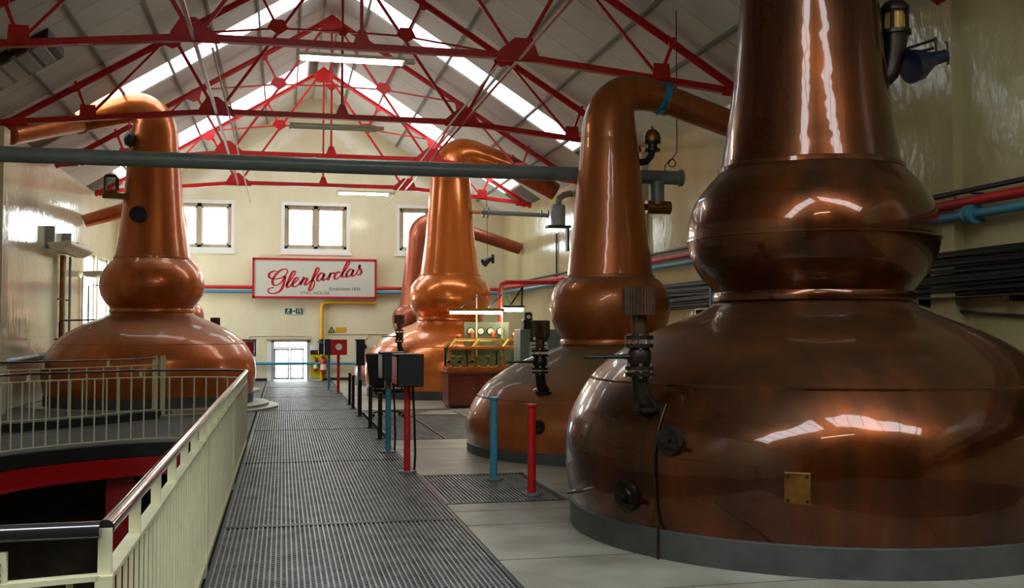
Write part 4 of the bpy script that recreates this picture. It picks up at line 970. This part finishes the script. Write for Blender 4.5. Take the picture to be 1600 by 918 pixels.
for x in GX:
    for y in (SFY0+.02, SFY1-.06):
        MB().box(x, x+.05, y, y+.05, .86, GZ1).build('corner_post', 'copper_pol', sf, bevel=.008)
fr = MB()
fr.box(SFX0, SFX1, SFY0, SFY0+.06, GZ1-.03, GZ1+.03); fr.box(SFX0, SFX1, SFY1-.06, SFY1, GZ1-.03, GZ1+.03)
fr.build('frame_rail', 'copper_pol', sf, bevel=.008)
rg = MB().bar((SFX0+.22, 21.75, GZ2), (SFX1-.1, 21.75, GZ2), .05, .05)
rg.build('ridge_rail', 'brass', sf)
for x, sh in zip(GX, (.20, .24, .24, .1)):
    MB().bar((x+.02, SFY0+.03, GZ1), (min(x+sh, SFX1-.1), 21.75, GZ2), .05, .05).bar((x+.02, SFY1-.03, GZ1), (min(x+sh, SFX1-.1), 21.75, GZ2), .05, .05).build('sloping_bar', 'brass', sf)
for a, b in zip(GX, GX[1:]):
    MB().box(a+.05, b, SFY0+.035, SFY0+.043, .86, GZ1-.03).build('pane', 'safe_glass', sf)
    MB().add([(a+.05, SFY0+.03, GZ1+.01), (b, SFY0+.03, GZ1+.01), (b+.15, 21.75, GZ2), (a+.22, 21.75, GZ2)], [(0, 1, 2, 3)]).build('roof_pane', 'safe_glass', sf)
MB().box(SFX0+.03, SFX1-.05, SFY1-.06, SFY1-.04, .86, GZ1).build('back_pane', 'panel_green', sf)
for i, x in enumerate((3.52, 3.72, 4.05, 4.30, 4.62, 4.9)):
    ins = MB().lathe([(.86, .05), (.90, .05), (.91, .02), (1.0, .02), (1.02, .06), (1.08, .065), (1.10, .03)], (x, 21.62, 0), 12)
    ins.build('spirit_bowl', 'steel', sf, True)
for x in (3.40, 3.62, 3.9): MB().cyl((x, SFY0-.10, .98), .035, .1, 10, 'y').build('tap_handle', 'iron', sf, True)
for i in range(9): MB().ball((SFX0+.06+i*.2, SFY0-.02, .875), .028, 10, 6).build('acorn_nut', 'copper_pol', sf, True)
for x, h in ((3.72, 1.52), (4.02, 1.60), (4.48, 1.58), (4.95, 1.55)): MB().lathe([(1.40, .05), (h-.05, .05), (h, .07), (h+.04, .03)], (x, 21.9, 0), 12).build('spout', 'copper_pol', sf, True)
# gauge panel
gpn = thing('gauge_panel', (4.35, 22.0, 1.3), 'grey-green panel with four round dials standing behind the glass case', 'panel')
MB().box(3.88, 4.88, 22.15, 22.2, 1.20, 1.82).build('board', 'panel_green', gpn)
for x in (3.95, 4.76): MB().box(x, x+.05, 22.12, 22.2, .78, 1.25).build('support', 'panel_green', gpn)
for x in (4.02, 4.24, 4.46, 4.68):
    g = MB().cyl((x, 22.10, 1.62), .085, .05, 20, 'y').build('gauge', 'iron', gpn, True)
    MB().cyl((x, 22.09, 1.62), .066, .012, 20, 'y').build('dial', 'dial', g, True)
    MB().bar((x, 22.088, 1.62), (x+.03, 22.088, 1.66), .006, .004).build('needle', 'black', g)
# lamps over the safe on thin posts
st = thing('safe_lamp', (4.0, 21.5, .78), 'lit strip lamp on two thin cream posts above the brass case', 'lamp')
MB().tube([(4.10, 21.85, .78), (4.10, 21.85, 2.42)], .018, 8).tube([(4.66, 21.85, .78), (4.66, 21.85, 2.62)], .018, 8).build('post', 'cream_metal', st, True)
MB().box(3.36, 4.56, 21.1, 21.2, 2.04, 2.10).build('housing', 'brass', st)
MB().tube([(3.40, 21.13, 2.01), (4.50, 21.13, 2.01)], .03, 10).build('tube', 'tube_on', st, True)
MB().bar((4.10, 21.85, 2.38), (3.62, 21.16, 2.11), .02, .02).bar((4.66, 21.85, 2.42), (4.2, 21.16, 2.11), .02, .02).bar((4.66, 21.85, 2.6), (4.75, 21.2, 2.11), .02, .02).build('arm', 'iron', st)
st2 = thing('safe_lamp', (4.95, 21.9, 2.0), 'shorter lit strip lamp to the right of the red bent pipe', 'lamp')
MB().box(4.68, 5.14, 21.75, 21.9, 2.13, 2.18).build('housing', 'iron', st2)
MB().box(4.70, 5.12, 21.76, 21.88, 2.05, 2.13).build('diffuser', 'tube_on', st2, bevel=.01)
MB().bar((4.8, 21.85, 2.12), (5.15, 21.95, 2.6), .03, .03).bar((5.1, 21.85, 2.14), (5.15, 21.95, 2.6), .03, .03).build('arm', 'iron', st2)
# grey cabinet and phone
gc = thing('grey_cabinet', (5.3, 20.9, 0), 'grey steel cabinet with a green safety sticker beside the glass case', 'cabinet')
MB().box(4.78, 5.75, 20.6, 21.2, 0, 1.66).build('body', 'grey_metal', gc, bevel=.01)
MB().box(4.80, 5.73, 20.585, 20.6, .1, 1.63).build('door', 'grey_metal', gc, bevel=.004)
MB().box(4.98, 5.36, 20.575, 20.586, 1.02, 1.54).build('sticker', 'dial', gc)
MB().box(4.98, 5.36, 20.57, 20.576, 1.40, 1.54).build('sticker_header', 'green', gc)
MB().box(5.05, 5.12, 20.566, 20.571, 1.44, 1.50).box(5.2, 5.27, 20.566, 20.571, 1.44, 1.50).build('sticker_pictogram', 'white', gc)
ln = MB()
for k in range(5): ln.box(5.0, 5.34, 20.572, 20.5755, 1.06+.065*k, 1.085+.065*k)
ln.build('sticker_print', 'green', gc)
ph = thing('warning_beacon', (5.0, 20.9, 1.66), 'small black beacon with a white face on top of the grey cabinet', 'beacon')
MB().box(4.90, 5.12, 20.8, 21.0, 1.66, 1.86).build('base', 'black', ph, bevel=.01)
MB().lathe([(1.86, .10), (1.98, .10), (2.02, .07)], (5.01, 20.9, 0), 16).build('head', 'black', ph, True)
MB().cyl((5.01, 20.775, 1.92), .04, .03, 14, 'y').build('face', 'dial', ph, True)
wp = thing('wall_cupboard', (7.0, 23.2, .9), 'tall cream cupboard against the right wall beyond the grey cabinet', 'cupboard')
MB().box(6.75, 7.32, 22.9, 24.0, 0, 2.45).build('body', 'offwhite', wp)
MB().box(6.73, 6.75, 22.93, 23.97, .08, 2.4).build('door', 'offwhite', wp)
bpy.context.view_layer.update()
